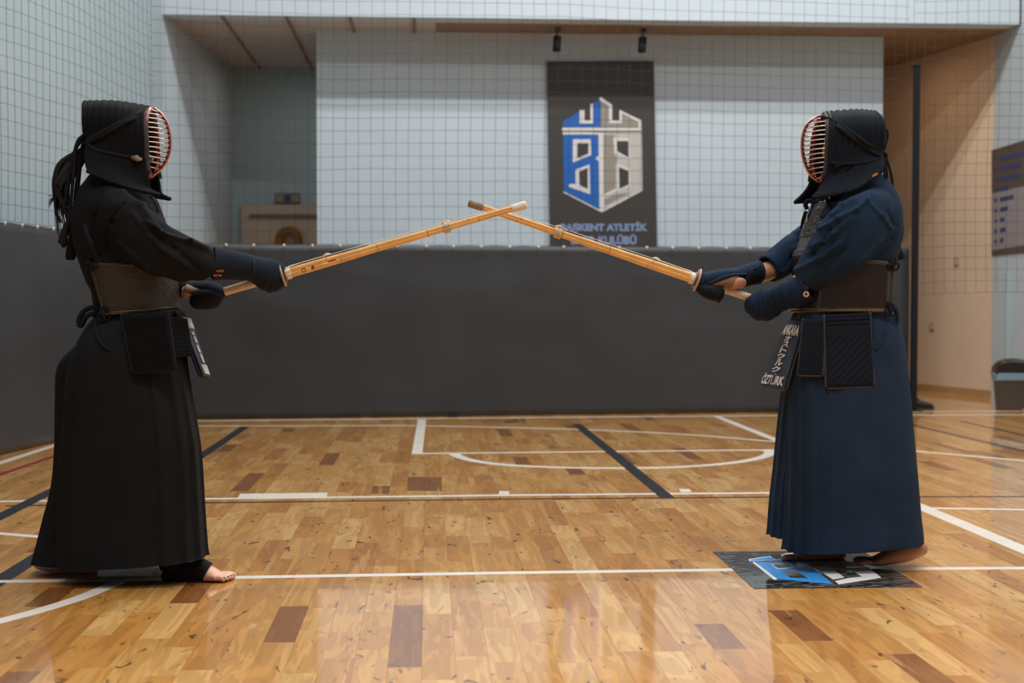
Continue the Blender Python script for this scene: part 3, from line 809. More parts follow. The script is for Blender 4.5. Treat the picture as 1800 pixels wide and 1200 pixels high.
def foldfn(fig, folds, amp=0.006, seed=0.0, sc=9.0):
    """cloth relief: soft noise plus creases drawn as (px,py) lines on the near side (side, width, height)"""
    segs = []
    for pts, side, wd, h in folds:
        P = [fig.L(x, y, side) for x, y in pts]
        for a, b in zip(P, P[1:]): segs.append(((a.x, a.z), (b.x, b.z), wd, h))
    def f(co, n):
        d = amp * (noise.noise(V((co.x * sc, co.y * sc * .8, co.z * sc + seed))) + 0.5 * noise.noise(V((co.x * sc * 2.3, co.y * sc * 2, co.z * sc * 2.3 + seed))))
        if n.y * fig.ns > -0.2:
            for (ax, az), (bx, bz), wd, h in segs:
                ex, ez = bx - ax, bz - az; l2 = ex * ex + ez * ez + 1e-9
                t = ((co.x - ax) * ex + (co.z - az) * ez) / l2; t = max(0, min(1, t))
                dx = co.x - ax - ex * t; dz = co.z - az - ez * t; q = (dx * dx + dz * dz) / (wd * wd)
                if q < 6: d += h * exp(-q)
        return d
    return f

def body_mesh(fig, D, skin):
    """one continuous body: head with face, neck, trunk, arms, gripping hands, legs and feet"""
    P = fig.path; parts = []
    parts.append(tube(P(D['trunk']), 20, 24, up=V((1, 0, 0))))
    parts.append(tube(P(D['head']), 20, 20, up=V((1, 0, 0))))
    for k in D['extra']: parts.append(tube(P(k), 10, 10))
    for k in ('arm_n', 'arm_f', 'leg_n', 'leg_f'): parts.append(tube(P(D[k]), 14, 28))
    for k in ('foot_n', 'foot_f'): parts.append(tube(P(D[k]), 16, 22))
    for t in D['toes']: parts.append(tube(P(t), 10, 10))
    # hands: palm plus five fingers curled round the grip
    for (gx, gy, side, sgn) in D['hands']:
        g = fig.L(gx, gy, 0); ax = fig.axis
        u = V((0, 1, 0)); v = ax.cross(u).normalized()
        if v.z < 0: v = -v
        parts.append(tube([tuple(g - ax * .045 + v * .022 + u * (fig.ns * sgn * .012)) + (.018, .012), tuple(g + v * .026 + u * (fig.ns * sgn * .012)) + (.020, .012),
                           tuple(g + ax * .035 + v * .024 + u * (fig.ns * sgn * .012)) + (.016, .010)], 10, 8))
        for k in range(4):
            c = g + ax * (-.034 + k * .021); fr = .0088 - .0006 * abs(k - 2)
            parts.append(tube([tuple(c + v * (.026 * cos(a)) + u * (.026 * sin(a) * fig.ns * sgn)) + (fr,) for a in [0.2 + q * (3.4 + .25 * (k % 2)) / 8 for q in range(9)]], 8, 14, up=ax))
        parts.append(tube([tuple(g - ax * .03 + v * .02 - u * (fig.ns * sgn * .02)) + (.010,), tuple(g + ax * .0 + v * .008 - u * (fig.ns * sgn * .029)) + (.0098,), tuple(g + ax * .03 - v * .006 - u * (fig.ns * sgn * .027)) + (.0085,)], 8, 12))
    kp = [(fig.L(*q), .07) for q in D['keep']]
    o = remesh('body', parts, 0.0038, skin, fig.root, 4, keep=kp)
    return o

def sleeve_parts(P, tilt=0.0):
    """closed, hollow-ended tube: outside surface then back inside at the cuff"""
    pts = catmull([tuple(p) if len(p) == 5 else tuple(p) + (p[3],) for p in P], 30)
    e = pts[-1]; b = pts[-2]; t = (V(e[:3]) - V(b[:3])).normalized()
    R = []
    def ring(p, c=None, k=1.0, dr=0.0):
        i = p; return i
    inner = []
    for q in range(1, 7):
        p = pts[-1 - q]; inner.append(tuple(p[:3]) + (p[3] - .010, p[4] - .010))
    v1, f1 = tube(pts + [tuple(V(e[:3]) + t * .001) + (e[3] - .006, e[4] - .006)], 28, None, caps=False)
    # build with rings by hand to add the inside
    allp = pts + [tuple(e[:3]) + (e[3] - .009, e[4] - .009)] + inner
    rr = []
    N_ = 28
    for i, p in enumerate(allp):
        if i < len(pts):
            a = V(pts[max(i - 1, 0)][:3]); bb_ = V(pts[min(i + 1, len(pts) - 1)][:3])
        else:
            j = len(pts) - 1 - max(0, i - len(pts)); a = V(pts[max(j - 1, 0)][:3]); bb_ = V(pts[min(j + 1, len(pts) - 1)][:3])
        tt = (bb_ - a).normalized(); u = tt.cross(V((0, 0, 1))).normalized(); v = u.cross(tt).normalized(); c = V(p[:3])
        wq = min(1, max(0, (min(i, len(pts) - 1) / (len(pts) - 1) - .6) / .4)) * tilt
        rr.append([c + u * p[3] * cos(2 * pi * k / N_) + (v + tt * wq) * p[4] * sin(2 * pi * k / N_) for k in range(N_)])
    return rings(rr)

def pleat(fn_front, fn_back=None):
    return fn_front
def hakama_tube(fig, rows, pleats, nz=46, n=200, hem=True, seed=0.0):
    """rows: (by,bx, fy,fx, side_center, halfwidth) top to hem: back and front silhouette pixels"""
    ctrl = []
    for (bx, by, fx, fy, sc, hwid) in rows:
        b = fig.L(bx, by, sc); f = fig.L(fx, fy, sc); ctrl.append(tuple(b) + tuple(f) + (hwid,))
    S = catmull(ctrl, nz); R = []
    for i, s in enumerate(S):
        t = i / (nz - 1); b = V(s[:3]); f = V(s[3:6]); c = (b + f) / 2; u = (f - b) / 2; hwid = s[6]
        ring = []
        for j in range(n):
            th = 2 * pi * j / n; cc, ss = cos(th), sin(th)
            ca = math.copysign(abs(cc) ** 0.8, cc); sa = math.copysign(abs(ss) ** 0.8, ss)
            k = 1 + pleats(th, t) + (0.022 * noise.noise(V((th * 2.2 if th < pi else (2 * pi - th) * 2.2, t * 3, seed + (0 if th < pi else 7)))) * (0.3 + t))
            ring.append(c + u * ca * k + V((0, 1, 0)) * (fig.ns * hwid * sa * k))   # th in (0,pi) = camera side
        R.append(ring)
    # fold inside at hem
    last = R[-1]; cen = sum(last, V()) / n
    R.append([cen + (p - cen) * 0.975 + V((0, 0, 0.001)) for p in last])
    for q in (3, 7, 12):
        rr = R[nz - 1 - q]; c2 = sum(rr, V()) / n
        R.append([c2 + (p - c2) * 0.94 for p in rr])
    return rings(R, True, True, False)

def knife(center, width, amp):
    def f(th):
        d = th - center
        if 0 <= d < width: return amp * (1 - d / width)
        return 0
    return f

def flap(fig, name, TL, TR, BR, BL, thick, mat, edge, ribs, parent, nu=40, nv=60, bulge=0.0, inward=None, round_=0.0):
    """quilted apron flap; corners are local points; ribs(u,v)->height; returns object and surface function"""
    TL, TR, BR, BL = V(TL), V(TR), V(BR), V(BL)
    n0 = (TR - TL).cross(BL - TL).normalized()
    if inward is not None and n0.dot(inward) > 0: n0 = -n0
    def S(u, v, h=0.0):          # v: 0 top .. 1 bottom
        p = TL.lerp(TR, u).lerp(BL.lerp(BR, u), v)
        p = p + n0 * (h + bulge * 4 * u * (1 - u) * (0.4 + 0.6 * v))
        return p
    vs = []
    for i in range(nu + 1):
        for j in range(nv + 1):
            u, v = i / nu, j / nv; e = min(u, 1 - u, v * 1.5, (1 - v) * 1.5); k = min(1, e / 0.06)
            vs.append(S(u, v, thick * 0.5 * sqrt(max(0, 1 - (1 - k) ** 2)) + ribs(u, v) * k))
    o0 = len(vs)
    for i in range(nu + 1):
        for j in range(nv + 1):
            u, v = i / nu, j / nv; e = min(u, 1 - u, v * 1.5, (1 - v) * 1.5); k = min(1, e / 0.06)
            vs.append(S(u, v, -thick * 0.5 * sqrt(max(0, 1 - (1 - k) ** 2)) - .0005))
    W = nv + 1; fs = []
    for i in range(nu):
        for j in range(nv):
            a = (i * W + j, (i + 1) * W + j, (i + 1) * W + j + 1, i * W + j + 1)
            fs.append(a); fs.append(tuple(o0 + q for q in reversed(a)))
    bd = [i * W for i in range(nu + 1)] + [nu * W + j for j in range(1, nv + 1)] + [i * W + nv for i in range(nu - 1, -1, -1)] + [j for j in range(nv - 1, 0, -1)]
    for a, b in zip(bd, bd[1:] + bd[:1]): fs.append((a, o0 + a, o0 + b, b))
    o = mk(name, vs, fs, mat, parent)
    # piping round the rim
    pts = [S(0.01, v) for v in [0, .25, .5, .75, .94]] + [S(.04, .985)] + [S(u, .995) for u in (.2, .5, .8)] + [S(.96, .985)] + [S(.99, v) for v in (.94, .75, .5, .25, 0)]
    mk('piping', *tube([tuple(p) + (thick * .36,) for p in pts], 8, 60), edge, o)
    return o, S

def cordtube(pts, r, mat, name, parent, flat=1.0, res=40, up=V((0, 1, 0)), n=10):
    return mk(name, *tube([tuple(p) + (r, r * flat) for p in pts], n, res, up=up), mat, parent)

def glove(fig, name, path, mat, ridges, parent, seed=0.0, amp=0.035, cuff_open=True, extra=None, label=None):
    """padded mitt: path of (px,py,side,ru,rv) from open cuff to finger end; ridges = list of (t,width)"""
    P = fig.path(path)
    pts = catmull([tuple(p) for p in P], 70)
    def mod(th, t):
        k = 1.0
        for c, wd in ridges: k -= amp * exp(-((t - c) / wd) ** 2)
        return k + 0.012 * noise.noise(V((th, t * 9, seed)))
    R = []; N_ = 36
    for i, p in enumerate(pts):
        a = V(pts[max(i - 1, 0)][:3]); b = V(pts[min(i + 1, len(pts) - 1)][:3]); tt = (b - a).normalized()
        u = tt.cross(V((0, 0, 1))).normalized(); v = u.cross(tt).normalized(); c = V(p[:3]); t = i / (len(pts) - 1)
        R.append([c + u * p[3] * mod(2 * pi * k / N_, t) * cos(2 * pi * k / N_) + v * p[4] * mod(2 * pi * k / N_, t) * sin(2 * pi * k / N_) for k in range(N_)])
    inner = []
    if cuff_open:
        for q in (16, 8, 3, 0):
            c = sum(R[q], V()) / N_; inner.append([c + (x - c) * (0.86 if q else 0.90) for x in R[q]])
        c = sum(R[0], V()) / N_; dirn = (V(pts[0][:3]) - V(pts[1][:3])).normalized()
        inner.append([c + (x - c) * 0.95 + dirn * .004 for x in R[0]])
    vs, fs = rings(inner + R)
    o = mk(name, vs, fs, mat, parent)
    if label: o['label'] = label
    return o

def face_features(fig, hc, rx, ry, rz):
    """nose, brow, chin, ears as small tubes merged into the head"""
    f = []
    x0 = hc.x
    def T(pts): return tube(pts, 8, 8)
    f.append(T([(x0 + rx * .93, 0, hc.z + .015, .008), (x0 + rx * 1.12, 0, hc.z - .025, .013), (x0 + rx * .98, 0, hc.z - .035, .010)]))
    f.append(T([(x0 + rx * .86, -.04, hc.z + .026, .008), (x0 + rx * .98, 0, hc.z + .022, .008), (x0 + rx * .86, .04, hc.z + .026, .008)]))
    f.append(T([(x0 + rx * .86, -.022, hc.z - .062, .006), (x0 + rx * .99, 0, hc.z - .060, .008), (x0 + rx * .86, .022, hc.z - .062, .006)]))
    f.append(T([(x0 + rx * .75, 0, hc.z - .09, .022), (x0 + rx * .85, 0, hc.z - .10, .018)]))
    for s in (-1, 1): f.append(T([(x0 - .005, s * ry, hc.z + .02, .010), (x0 - .01, s * (ry + .006), hc.z, .012), (x0 - .003, s * ry, hc.z - .03, .008)]))
    return f

def helmet(fig, D, mat, capmat):
    """padded helmet: quilted cloth hood with shoulder flaps, red-lined steel grille, throat guard, cords"""
    H = empty('helmet', fig.L(*D['hc'], 0)); H.parent = fig.root; H0 = fig.L(*D['hc'], 0)
    rows = []
    for (B, Mm, Fp, hb, hm, hf) in D['rows']:
        rows.append([tuple(fig.L(B[0], B[1], hb)), tuple(fig.L(Mm[0], Mm[1], hm)), tuple(fig.L(Fp[0], Fp[1], hf))])
    nu, nv = 40, 30
    cols = [catmull([tuple(p) for p in r], nu) for r in rows]
    grid = []
    for i in range(nu):
        grid.append(catmull([c[i] for c in cols], nv))
    full = []
    for i in range(nu):
        near = [V(p) for p in grid[i]]; far = [V((p.x, -p.y, p.z)) for p in near[::-1][1:]]
        # near rows use true side already (sign from fig.ns)
        full.append(near + far)
    W = len(full[0]); vs = [p - H0 for r in full for p in r]
    fs = [(i * W + j, (i + 1) * W + j, (i + 1) * W + j + 1, i * W + j + 1) for i in range(nu - 1) for j in range(W - 1)]
    # quilting ribs as relief on the crown
    hood = mk('padded_hood', vs, fs, mat, H)
    me = hood.data; ns = [v.normal.copy() for v in me.vertices]
    for idx, v in enumerate(me.vertices):
        i, j = divmod(idx, W); v.co = v.co + ns[idx] * (D['rib'] * sin(i * 1.6)) * (1 if nv * .45 < j < W - nv * .45 else .3)
    sd = hood.modifiers.new('thick', 'SOLIDIFY'); sd.thickness = 0.014; sd.offset = 0.0
    # hem piping near & far
    for jj in (0, W - 1):
        mk('hem_piping', *tube([tuple(full[i][jj] - H0) + (.0075,) for i in range(0, nu, 3)] + [tuple(full[nu - 1][jj] - H0) + (.0075,)], 8, 40), capmat, H)
    # front border strip (leather with studs)
    fr = [full[nu - 1][j] for j in range(int(nv * D['b0']), W - int(nv * D['b0']))]
    bvs = MB()
    dx = V((D['bw'], 0, 0))
    R = []
    for k, p in enumerate(fr):
        c = V((fr[len(fr) // 2].x, 0, H0.z)); outd = (p - V((p.x, 0, H0.z))).normalized() if abs(p.y) > 1e-5 or True else V((0, 0, 1))
        R.append([p - dx * .5 + outd * .009 - H0, p + dx * .45 + outd * .007 - H0, p + dx * .45 - outd * .008 - H0, p - dx * .5 - outd * .008 - H0])
    bvs.add(*rings(R, True)); bo = bvs.obj('face_border', M_BORD, H, True)
    # grille
    G = fig.path([(a, b, 0) for a, b in D['center']]);  Gc = [V(p[:3]) for p in G]
    rim = [fig.L(a, b, s) for a, b, s in D['rim']]      # near rim top -> chin
    rr = [V(p) for p in catmull([tuple(p) for p in rim], 40)]
    gc = [V(p) for p in catmull([tuple(p) for p in Gc], 40)]
    cage = empty('face_grille', (0, 0, 0)); cage.parent = H
    def strip_tube(pts, ru, rv, mat_, name, par, up=V((0, 1, 0))):
        return mk(name, *tube([tuple(V(p) - H0) + (ru, rv) for p in pts], 8, len(pts), up=up, se=.6), mat_, par)
    for sg in (1, -1):
        strip_tube([V((p.x, p.y * sg, p.z)) for p in rr], .0055, .0085, M_RED, 'grille_frame', cage)
        strip_tube([V((p.x + .0045, p.y * sg, p.z)) for p in rr[2:-1]], .0035, .006, M_STEEL if D.get('steelrim') else M_RED, 'grille_frame', cage)
    strip_tube(gc, .0045, .007, M_RED, 'center_bar', cage)
    mk('center_bar_edge', *tube([tuple(p - H0 + V((.0055 if p.x > H0.x else .0055, 0, 0))) + (.0035,) for p in gc], 8, 40), M_TIPM, cage)
    def on(curve, z):
        for a, b in zip(curve, curve[1:]):
            if (a.z - z) * (b.z - z) <= 0 and abs(a.z - b.z) > 1e-6: return a.lerp(b, (z - a.z) / (b.z - a.z))
        return None
    nb = 14; zt = max(rr[0].z, 0); z0 = min(p.z for p in rr) + .012; z1 = min(zt, max(p.z for p in gc)) - .010
    for k in range(nb):
        z = z1 + (z0 - z1) * k / (nb - 1)
        a = on(rr, z); c = on(gc, z + D['drop'])
        if a is None or c is None: continue
        pts = []
        hw_ = abs(a.y)
        for q in range(25):
            th = -pi / 2 + pi * q / 24
            xx = a.x + (c.x - a.x) * (cos(th) ** 0.85 if cos(th) > 1e-6 else 0); yy = hw_ * sin(th); zz = a.z + (c.z - a.z) * cos(th)
            pts.append(V((xx, yy, zz)))
        vs, fs = tube([tuple(p - H0) + (.0028, .0024) for p in pts], 8, None, up=V((0, 0, 1)))
        # inside of every bar is red lacquer
        cen = V((a.x, 0, a.z)) - H0; mi = []
        for f in fs:
            fc = sum((vs[i] for i in f), V()) / len(f)
            q = min(range(25), key=lambda i: (pts[i] - H0 - fc).length_squared); axis_pt = pts[q] - H0
            inward = (cen - axis_pt); mi.append(1 if (fc - axis_pt).dot(inward) > 0.35 * (fc - axis_pt).length * inward.length else 0)
        mk('grille_bar', vs, fs, [M_STEEL, M_RED], cage, True, mi)
    cage_o = cage
    # parts of the grille must stay within three levels: reparent to helmet
    for ch in [c for c in bpy.data.objects if c.parent == cage]: ch.parent = H
    bpy.data.objects.remove(cage)
    # throat guard
    tgp = [fig.L(a, b, 0) for a, b in D['throat']]
    R = []
    for p, (wd, th) in zip(tgp, D['throat_w']):
        R.append([p - H0 + V((-th * .5 - abs(sin(q)) * 0.0 + cos(q) * th, sin(q) * wd, 0)) for q in [2 * pi * k / 20 for k in range(20)]])
    mk('throat_guard', *rings(R), capmat, H)
    H['_'] = 0; del H['_']
    tree = BVHTree.FromPolygons([v.co + H0 for v in me.vertices], [tuple(p.vertices) for p in me.polygons])
    return H, H0, tree, full

def hit_path(fig, tree, pts, out, side=0.1):
    r = []
    for x, y in pts:
        h = fig.hit(tree, x, y, out)
        r.append(h if h is not None else fig.L(x, y, side))
    return r
def dense(pts, n): return [tuple(p) for p in catmull([tuple(p) for p in pts], n)]

def plate_shell(fig, name, zf, cols, matl, parent, A0, A1, cx, a, b, thick, nz=16, nt=64, emboss=None, se=0.85):
    """wrap-around torso plate. zf(theta)->(zbottom, ztop); cx,a,b functions of z; theta 0 = front, sign + = camera side"""
    vs = []
    for i in range(nt + 1):
        th = A0 + (A1 - A0) * i / nt; zb, zt = zf(th)
        for j in range(nz + 1):
            z = zb + (zt - zb) * j / nz
            e = emboss(th, z) if emboss else 0.0
            c_, s_ = cos(th), sin(th); c_ = math.copysign(abs(c_) ** se, c_); s_ = math.copysign(abs(s_) ** se, s_)
            vs.append(V((cx(z) + (a(z) + e) * c_, fig.ns * (b(z) + e) * s_, z)))
    fs = [(i * (nz + 1) + j, (i + 1) * (nz + 1) + j, (i + 1) * (nz + 1) + j + 1, i * (nz + 1) + j + 1) for i in range(nt) for j in range(nz)]
    o = mk(name, vs, fs, matl, parent)
    s = o.modifiers.new('thick', 'SOLIDIFY'); s.thickness = thick; s.offset = 0
    g = lambda i, j: vs[i * (nz + 1) + j]
    return o, g
def lerpz(tab):
    tab = sorted(tab)
    def f(z):
        if z <= tab[0][0]: return tab[0][1]
        for (z0, v0), (z1, v1) in zip(tab, tab[1:]):
            if z <= z1: return v0 + (v1 - v0) * (z - z0) / (z1 - z0)
        return tab[-1][1]
    return f

def shinai(fig, tip, end, tsuba, knot, tipmat, label, prnt):
    """bamboo practice sword as its own thing; axis through two pixels on the figure's middle plane"""
    T = fig.L(*tip, 0); E = fig.L(*end, 0); ax = (T - E).normalized()
    Mw = Matrix.Translation(fig.o) @ Matrix.Rotation(fig.yaw, 4, 'Z')
    root = empty('bamboo_sword', Mw @ E); root.rotation_euler = (0, 0, fig.yaw); tag(root, label, 'practice sword')
    ln = (T - E).length
    def d_of(px): 
        # distance along the axis for a pixel column
        lo, hi = 0.0, ln
        for _ in range(40):
            m_ = (lo + hi) / 2; q = CMI @ (Mw @ (E + ax * m_)); x = 900 + F * q.x / -q.z
            if (x < px) == (tip[0] > end[0]): lo = m_
            else: hi = m_
        return lo
    dts = d_of(tsuba[0]); dk = d_of(knot[0]); up = V((0, 0, 1)); vv = (up - ax * up.dot(ax)).normalized(); uu = ax.cross(vv).normalized()
    P = lambda d, a=0.0, r=0.0: ax * d + (uu * cos(a) + vv * sin(a)) * r
    # grip
    mk('grip', *tube([tuple(P(0)) + (.004,), tuple(P(.004)) + (.013,), tuple(P(.03)) + (.0150,), tuple(P(dts * .5)) + (.0155,), tuple(P(dts - .005)) + (.0165,)], 24, 24), M_GRIP, root)
    mk('grip_end', *tube([tuple(P(dts - .004)) + (.018,), tuple(P(dts + .028)) + (.0185,)], 20, 4), M_STRG if False else M_GRIP, root)
    # guard disc
    R = []
    for dd, rr_ in ((-.012, .016), (-.012, .041), (-.010, .044), (-.006, .044), (-.004, .041), (-.004, .016)):
        R.append([P(dts + dd, 2 * pi * k / 40, rr_) for k in range(40)])
    mk('guard', *rings(R), M_GUARD, root)
    R = []
    for dd, rr_ in ((.0, .017), (.0, .027), (.008, .027), (.008, .017)):
        R.append([P(dts + dd - .003, 2 * pi * k / 30, rr_) for k in range(30)])
    mk('guard_ring', *rings(R), M_TAN, root)
    # four bamboo slats
    b0 = dts + .004; b1 = ln - .05
    def rad(t): return .0205 - .0085 * (t ** 0.9) + .0012 * sin(pi * min(1, t * 3))
    for k in range(4):
        a = pi / 4 + k * pi / 2
        pts = []
        for q in range(25):
            t = q / 24; d = b0 + (b1 - b0) * t; r = rad(t)
            pts.append(tuple(P(d, a, r * .46)) + (r * .56,))
        s = mk('bamboo_slat', *tube(pts, 14, 40, se=.8), M_BAMB, root)
        for t in (.18 + .02 * k, .40, .62, .80 + .015 * k):
            d = b0 + (b1 - b0) * t; r = rad(t)
            mk('bamboo_joint', *tube([tuple(P(d - .0012, a, r * .462)) + (r * .565,), tuple(P(d + .0012, a, r * .462)) + (r * .565,)], 14, None, se=.8), M_BAMD, s)
    # tip cap
    mk('tip_cap', *tube([tuple(P(ln - .058)) + (.0138,), tuple(P(ln - .05)) + (.0145,), tuple(P(ln - .012)) + (.0155,), tuple(P(ln - .003)) + (.0135,), tuple(P(ln)) + (.004,)], 24, 20), tipmat, root)
    # leather knot
    rk = rad((dk - b0) / (b1 - b0))
    kn = MB()
    for q in range(4): kn.add(*tube([tuple(P(dk - .010 + q * .0062 + .003 * sin(2 * pi * s / 20), 2 * pi * s / 20, rk + .0035)) + (.0036,) for s in range(21)], 8))
    kn.add(*tube([tuple(P(dk - .014, pi / 2, rk + .006)) + (.003,), tuple(P(dk, pi / 2 + .3, rk + .010)) + (.006,), tuple(P(dk + .016, pi / 2, rk + .006)) + (.003,)], 8, 10))
    kn.obj('leather_knot', M_LEAK, root, True)
    # string along the back, doubled near the guard
    sg = 1
    mk('string', *tube([tuple(P(dts + .02, pi / 2, .024)) + (.0016,), tuple(P(dts + .15, pi / 2, .0235)) + (.0013,), tuple(P(dk - .01, pi / 2, rk + .006)) + (.0012,), tuple(P(ln - .05, pi / 2, .013)) + (.0012,)], 6, 50), M_STRG, root)
    mk('string', *tube([tuple(P(dts + .006, pi / 2 - .5, .024)) + (.0022,), tuple(P(dts + .08, pi / 2 - .25, .0245)) + (.0018,), tuple(P(dts + .16, pi / 2, .0245)) + (.0016,)], 6, 20), M_STRG, root)
    wr_ = MB()
    for q in range(5): wr_.add(*tube([tuple(P(dts + .004 + q * .004, 2 * pi * s / 20, .0215 - (.001 * (q % 2)))) + (.0022,) for s in range(21)], 6))
    wr_.add(*tube([tuple(P(dts + .15, pi / 2 + .2, .024)) + (.003,), tuple(P(dts + .165, pi / 2, .027)) + (.005,), tuple(P(dts + .18, pi / 2, .024)) + (.002,)], 8, 10))
    wr_.obj('string_wrap', M_STRG, root, True)
    return root, ax, E, P, dts, Mw
M_TIPM = material('grille_edge_metal', (222, 176, 150), 0.3, 0.7)

# =============================================================================================
#                         SWORDSMAN IN BLACK (left), facing +x, his right side to the camera
# =============================================================================================
FL_ = Fig((240, 1013), 0.0, -1, 'person in black training uniform and armour with ponytail, holding a bamboo sword at left')
f = FL_
swL, f.axis, E_, P_, dts_, Mw_ = shinai(f, (926, 359.5), (333, 530), (501, 481), (786, 399), M_TIP1,
    'bamboo practice sword with white tip held by the person in black', None)
hcL = f.L(214, 245, 0)
DL = dict(
    trunk=[(222, 330, 0, .05, .05), (214, 350, 0, .10, .07), (210, 390, 0, .15, .10), (222, 450, 0, .14, .10), (235, 520, 0, .13, .10), (236, 590, 0, .14, .11), (236, 640, 0, .10, .09), (236, 660, 0, .03, .03)],
    head=[(212, 190, 0, .01, .01), (211, 197, 0, .050, .060), (211, 215, 0, .070, .082), (213, 240, 0, .072, .088), (216, 265, 0, .066, .078), (222, 290, 0, .05, .055), (218, 310, 0, .048, .05), (216, 345, 0, .055, .055)],
    arm_n=[(195, 365, .14, .05), (222, 400, .20, .045), (255, 440, .21, .042), (300, 455, .19, .040), (350, 466, .10, .036), (400, 468, .06, .030), (445, 478, .03, .026), (465, 480, .015, .022)],
    arm_f=[(195, 365, -.14, .05), (225, 410, -.20, .045), (262, 460, -.21, .042), (295, 490, -.14, .038), (325, 508, -.07, .030), (345, 514, -.035, .026), (358, 514, -.02, .022)],
    leg_n=[(240, 620, .08, .085), (270, 720, .09, .075), (290, 800, .09, .058), (296, 880, .10, .052), (300, 950, .10, .036), (306, 990, .10, .033), (308, 1004, .10, .030)],
    leg_f=[(225, 620, -.08, .085), (190, 720, -.09, .070), (160, 800, -.10, .055), (128, 880, -.10, .050), (95, 950, -.10, .034), (88, 975, -.10, .030), (90, 985, -.10, .028)],
    foot_n=[(292, 1003, .10, .020, .020), (300, 1006, .10, .032, .034), (322, 1003, .10, .032, .040), (345, 1001, .10, .036, .040), (366, 1007, .10, .040, .029), (380, 1011, .10, .043, .021), (389, 1014, .10, .040, .014), (393, 1016, .10, .03, .008)],
    foot_f=[(58, 986, -.10, .012, .010), (66, 987, -.10, .028, .026), (88, 990, -.10, .032, .032), (112, 993, -.10, .034, .026), (138, 999, -.10, .038, .018), (158, 1001, -.10, .038, .010)],
    toes=[[(376, 1016, .140, .0095), (386, 1014.5, .143, .0088), (392, 1017.5, .143, .0085), (396, 1019.5, .142, .006)],
          [(378, 1015, .122, .010), (392, 1012.5, .124, .0090), (399, 1016, .124, .0088), (403, 1018, .123, .006)],
          [(380, 1014, .104, .010), (397, 1010.5, .105, .0092), (404, 1014, .105, .0090), (408.5, 1016.5, .104, .006)],
          [(382, 1013, .085, .010), (400, 1009, .085, .0094), (408, 1012.5, .085, .0092), (412.5, 1015, .085, .006)],
          [(382, 1011, .062, .014), (398, 1009, .060, .0122), (408, 1010.5, .059, .0132), (414.5, 1012, .058, .008)],
          [(155, 1001, -.13, .009), (168, 1002.5, -.13, .008)], [(155, 1001, -.105, .010), (172, 1002.5, -.105, .009)], [(155, 1001, -.078, .012), (172, 1002, -.078, .011)]],
    keep=[(402, 1014, .10), (478, 488, 0), (362, 521, 0)],
    extra=[], hands=[(478, 488, 0, 1), (362, 521, 0, -1)])
feat = face_features(f, f.L(214, 243, 0), .078, .072, .1)
_old = DL['extra']
def body_with_face(fig, D, skin, feats):
    parts = []
    def wrap():
        return body_mesh(fig, D, skin)
    global _FEATS
    _FEATS = feats
    return wrap()
_bm_orig = remesh
def remesh_face(name, parts, *a, **k):
    return _bm_orig(name, list(parts) + list(_FEATS), *a, **k)
_FEATS = feat
remesh = remesh_face
bodyL = body_mesh(f, DL, M_SKIN)
remesh = _bm_orig
tree = bvh(bodyL)
# toe nails
for (x, y, s) in ((410.5, 1008.5, .059), (409.5, 1010.5, .085), (405.5, 1012.0, .105), (400.5, 1014.0, .124), (393.5, 1015.6, .143)):
    p = f.L(x, y, s); mk('toe_nail', *tube([(p.x - .005, p.y, p.z + .0030, .003, .0012), (p.x, p.y, p.z + .0030, .0050, .002), (p.x + .005, p.y, p.z - .0015, .004, .0015)], 10, 8), M_NAIL, f.root)

# printed marks on the bamboo
_mv, _mf = [], []
for _o in [o for o in bpy.data.objects if o.parent == swL and o.name.startswith('bamboo_slat')]:
    k0 = len(_mv); _mv += [v.co + E_ for v in _o.data.vertices]; _mf += [tuple(k0 + i for i in p.vertices) for p in _o.data.polygons]
trs = BVHTree.FromPolygons(_mv, _mf)
M_INK = material('dark_ink', (70, 44, 24), 0.6)
def mark(polys, mat, name):
    m = MB()
    for pl in polys:
        q = [f.hit(trs, x, y, .0009) for x, y in pl]
        if all(q): m.add([v - E_ for v in q], [tuple(range(len(q)))])
    if m.v: m.obj(name, mat, swL)
mark([[(534 + 4 * cos(a), 475 + 4 * sin(a)), (534 + 4 * cos(b), 475 + 4 * sin(b)), (534 + 2.8 * cos(b), 475 + 2.8 * sin(b)), (534 + 2.8 * cos(a), 475 + 2.8 * sin(a))] for a, b in [(2 * pi * k / 14, 2 * pi * (k + 1) / 14) for k in range(14)]], M_INK, 'ring_mark')
mark([[(547 + dx, 468 + dy), (552 + dx, 466.5 + dy), (552 + dx, 467.7 + dy), (547 + dx, 469.2 + dy)] for dx, dy in ((0, 0), (0, 2.4), (.5, 4.6))] + [[(549, 467), (550.4, 466.6), (550.4, 473), (549, 473.4)]], M_INK, 'brush_mark')
mark([[(577, 458.5), (590, 454.5), (590, 456.8), (577, 460.8)]], M_REDT, 'red_print')
mark([[(568 + k * 2.6, 462 - k * .8), (570 + k * 2.6, 461.4 - k * .8), (570 + k * 2.6, 464.8 - k * .8), (568 + k * 2.6, 465.4 - k * .8)] for k in range(3)], M_STRG, 'white_print')

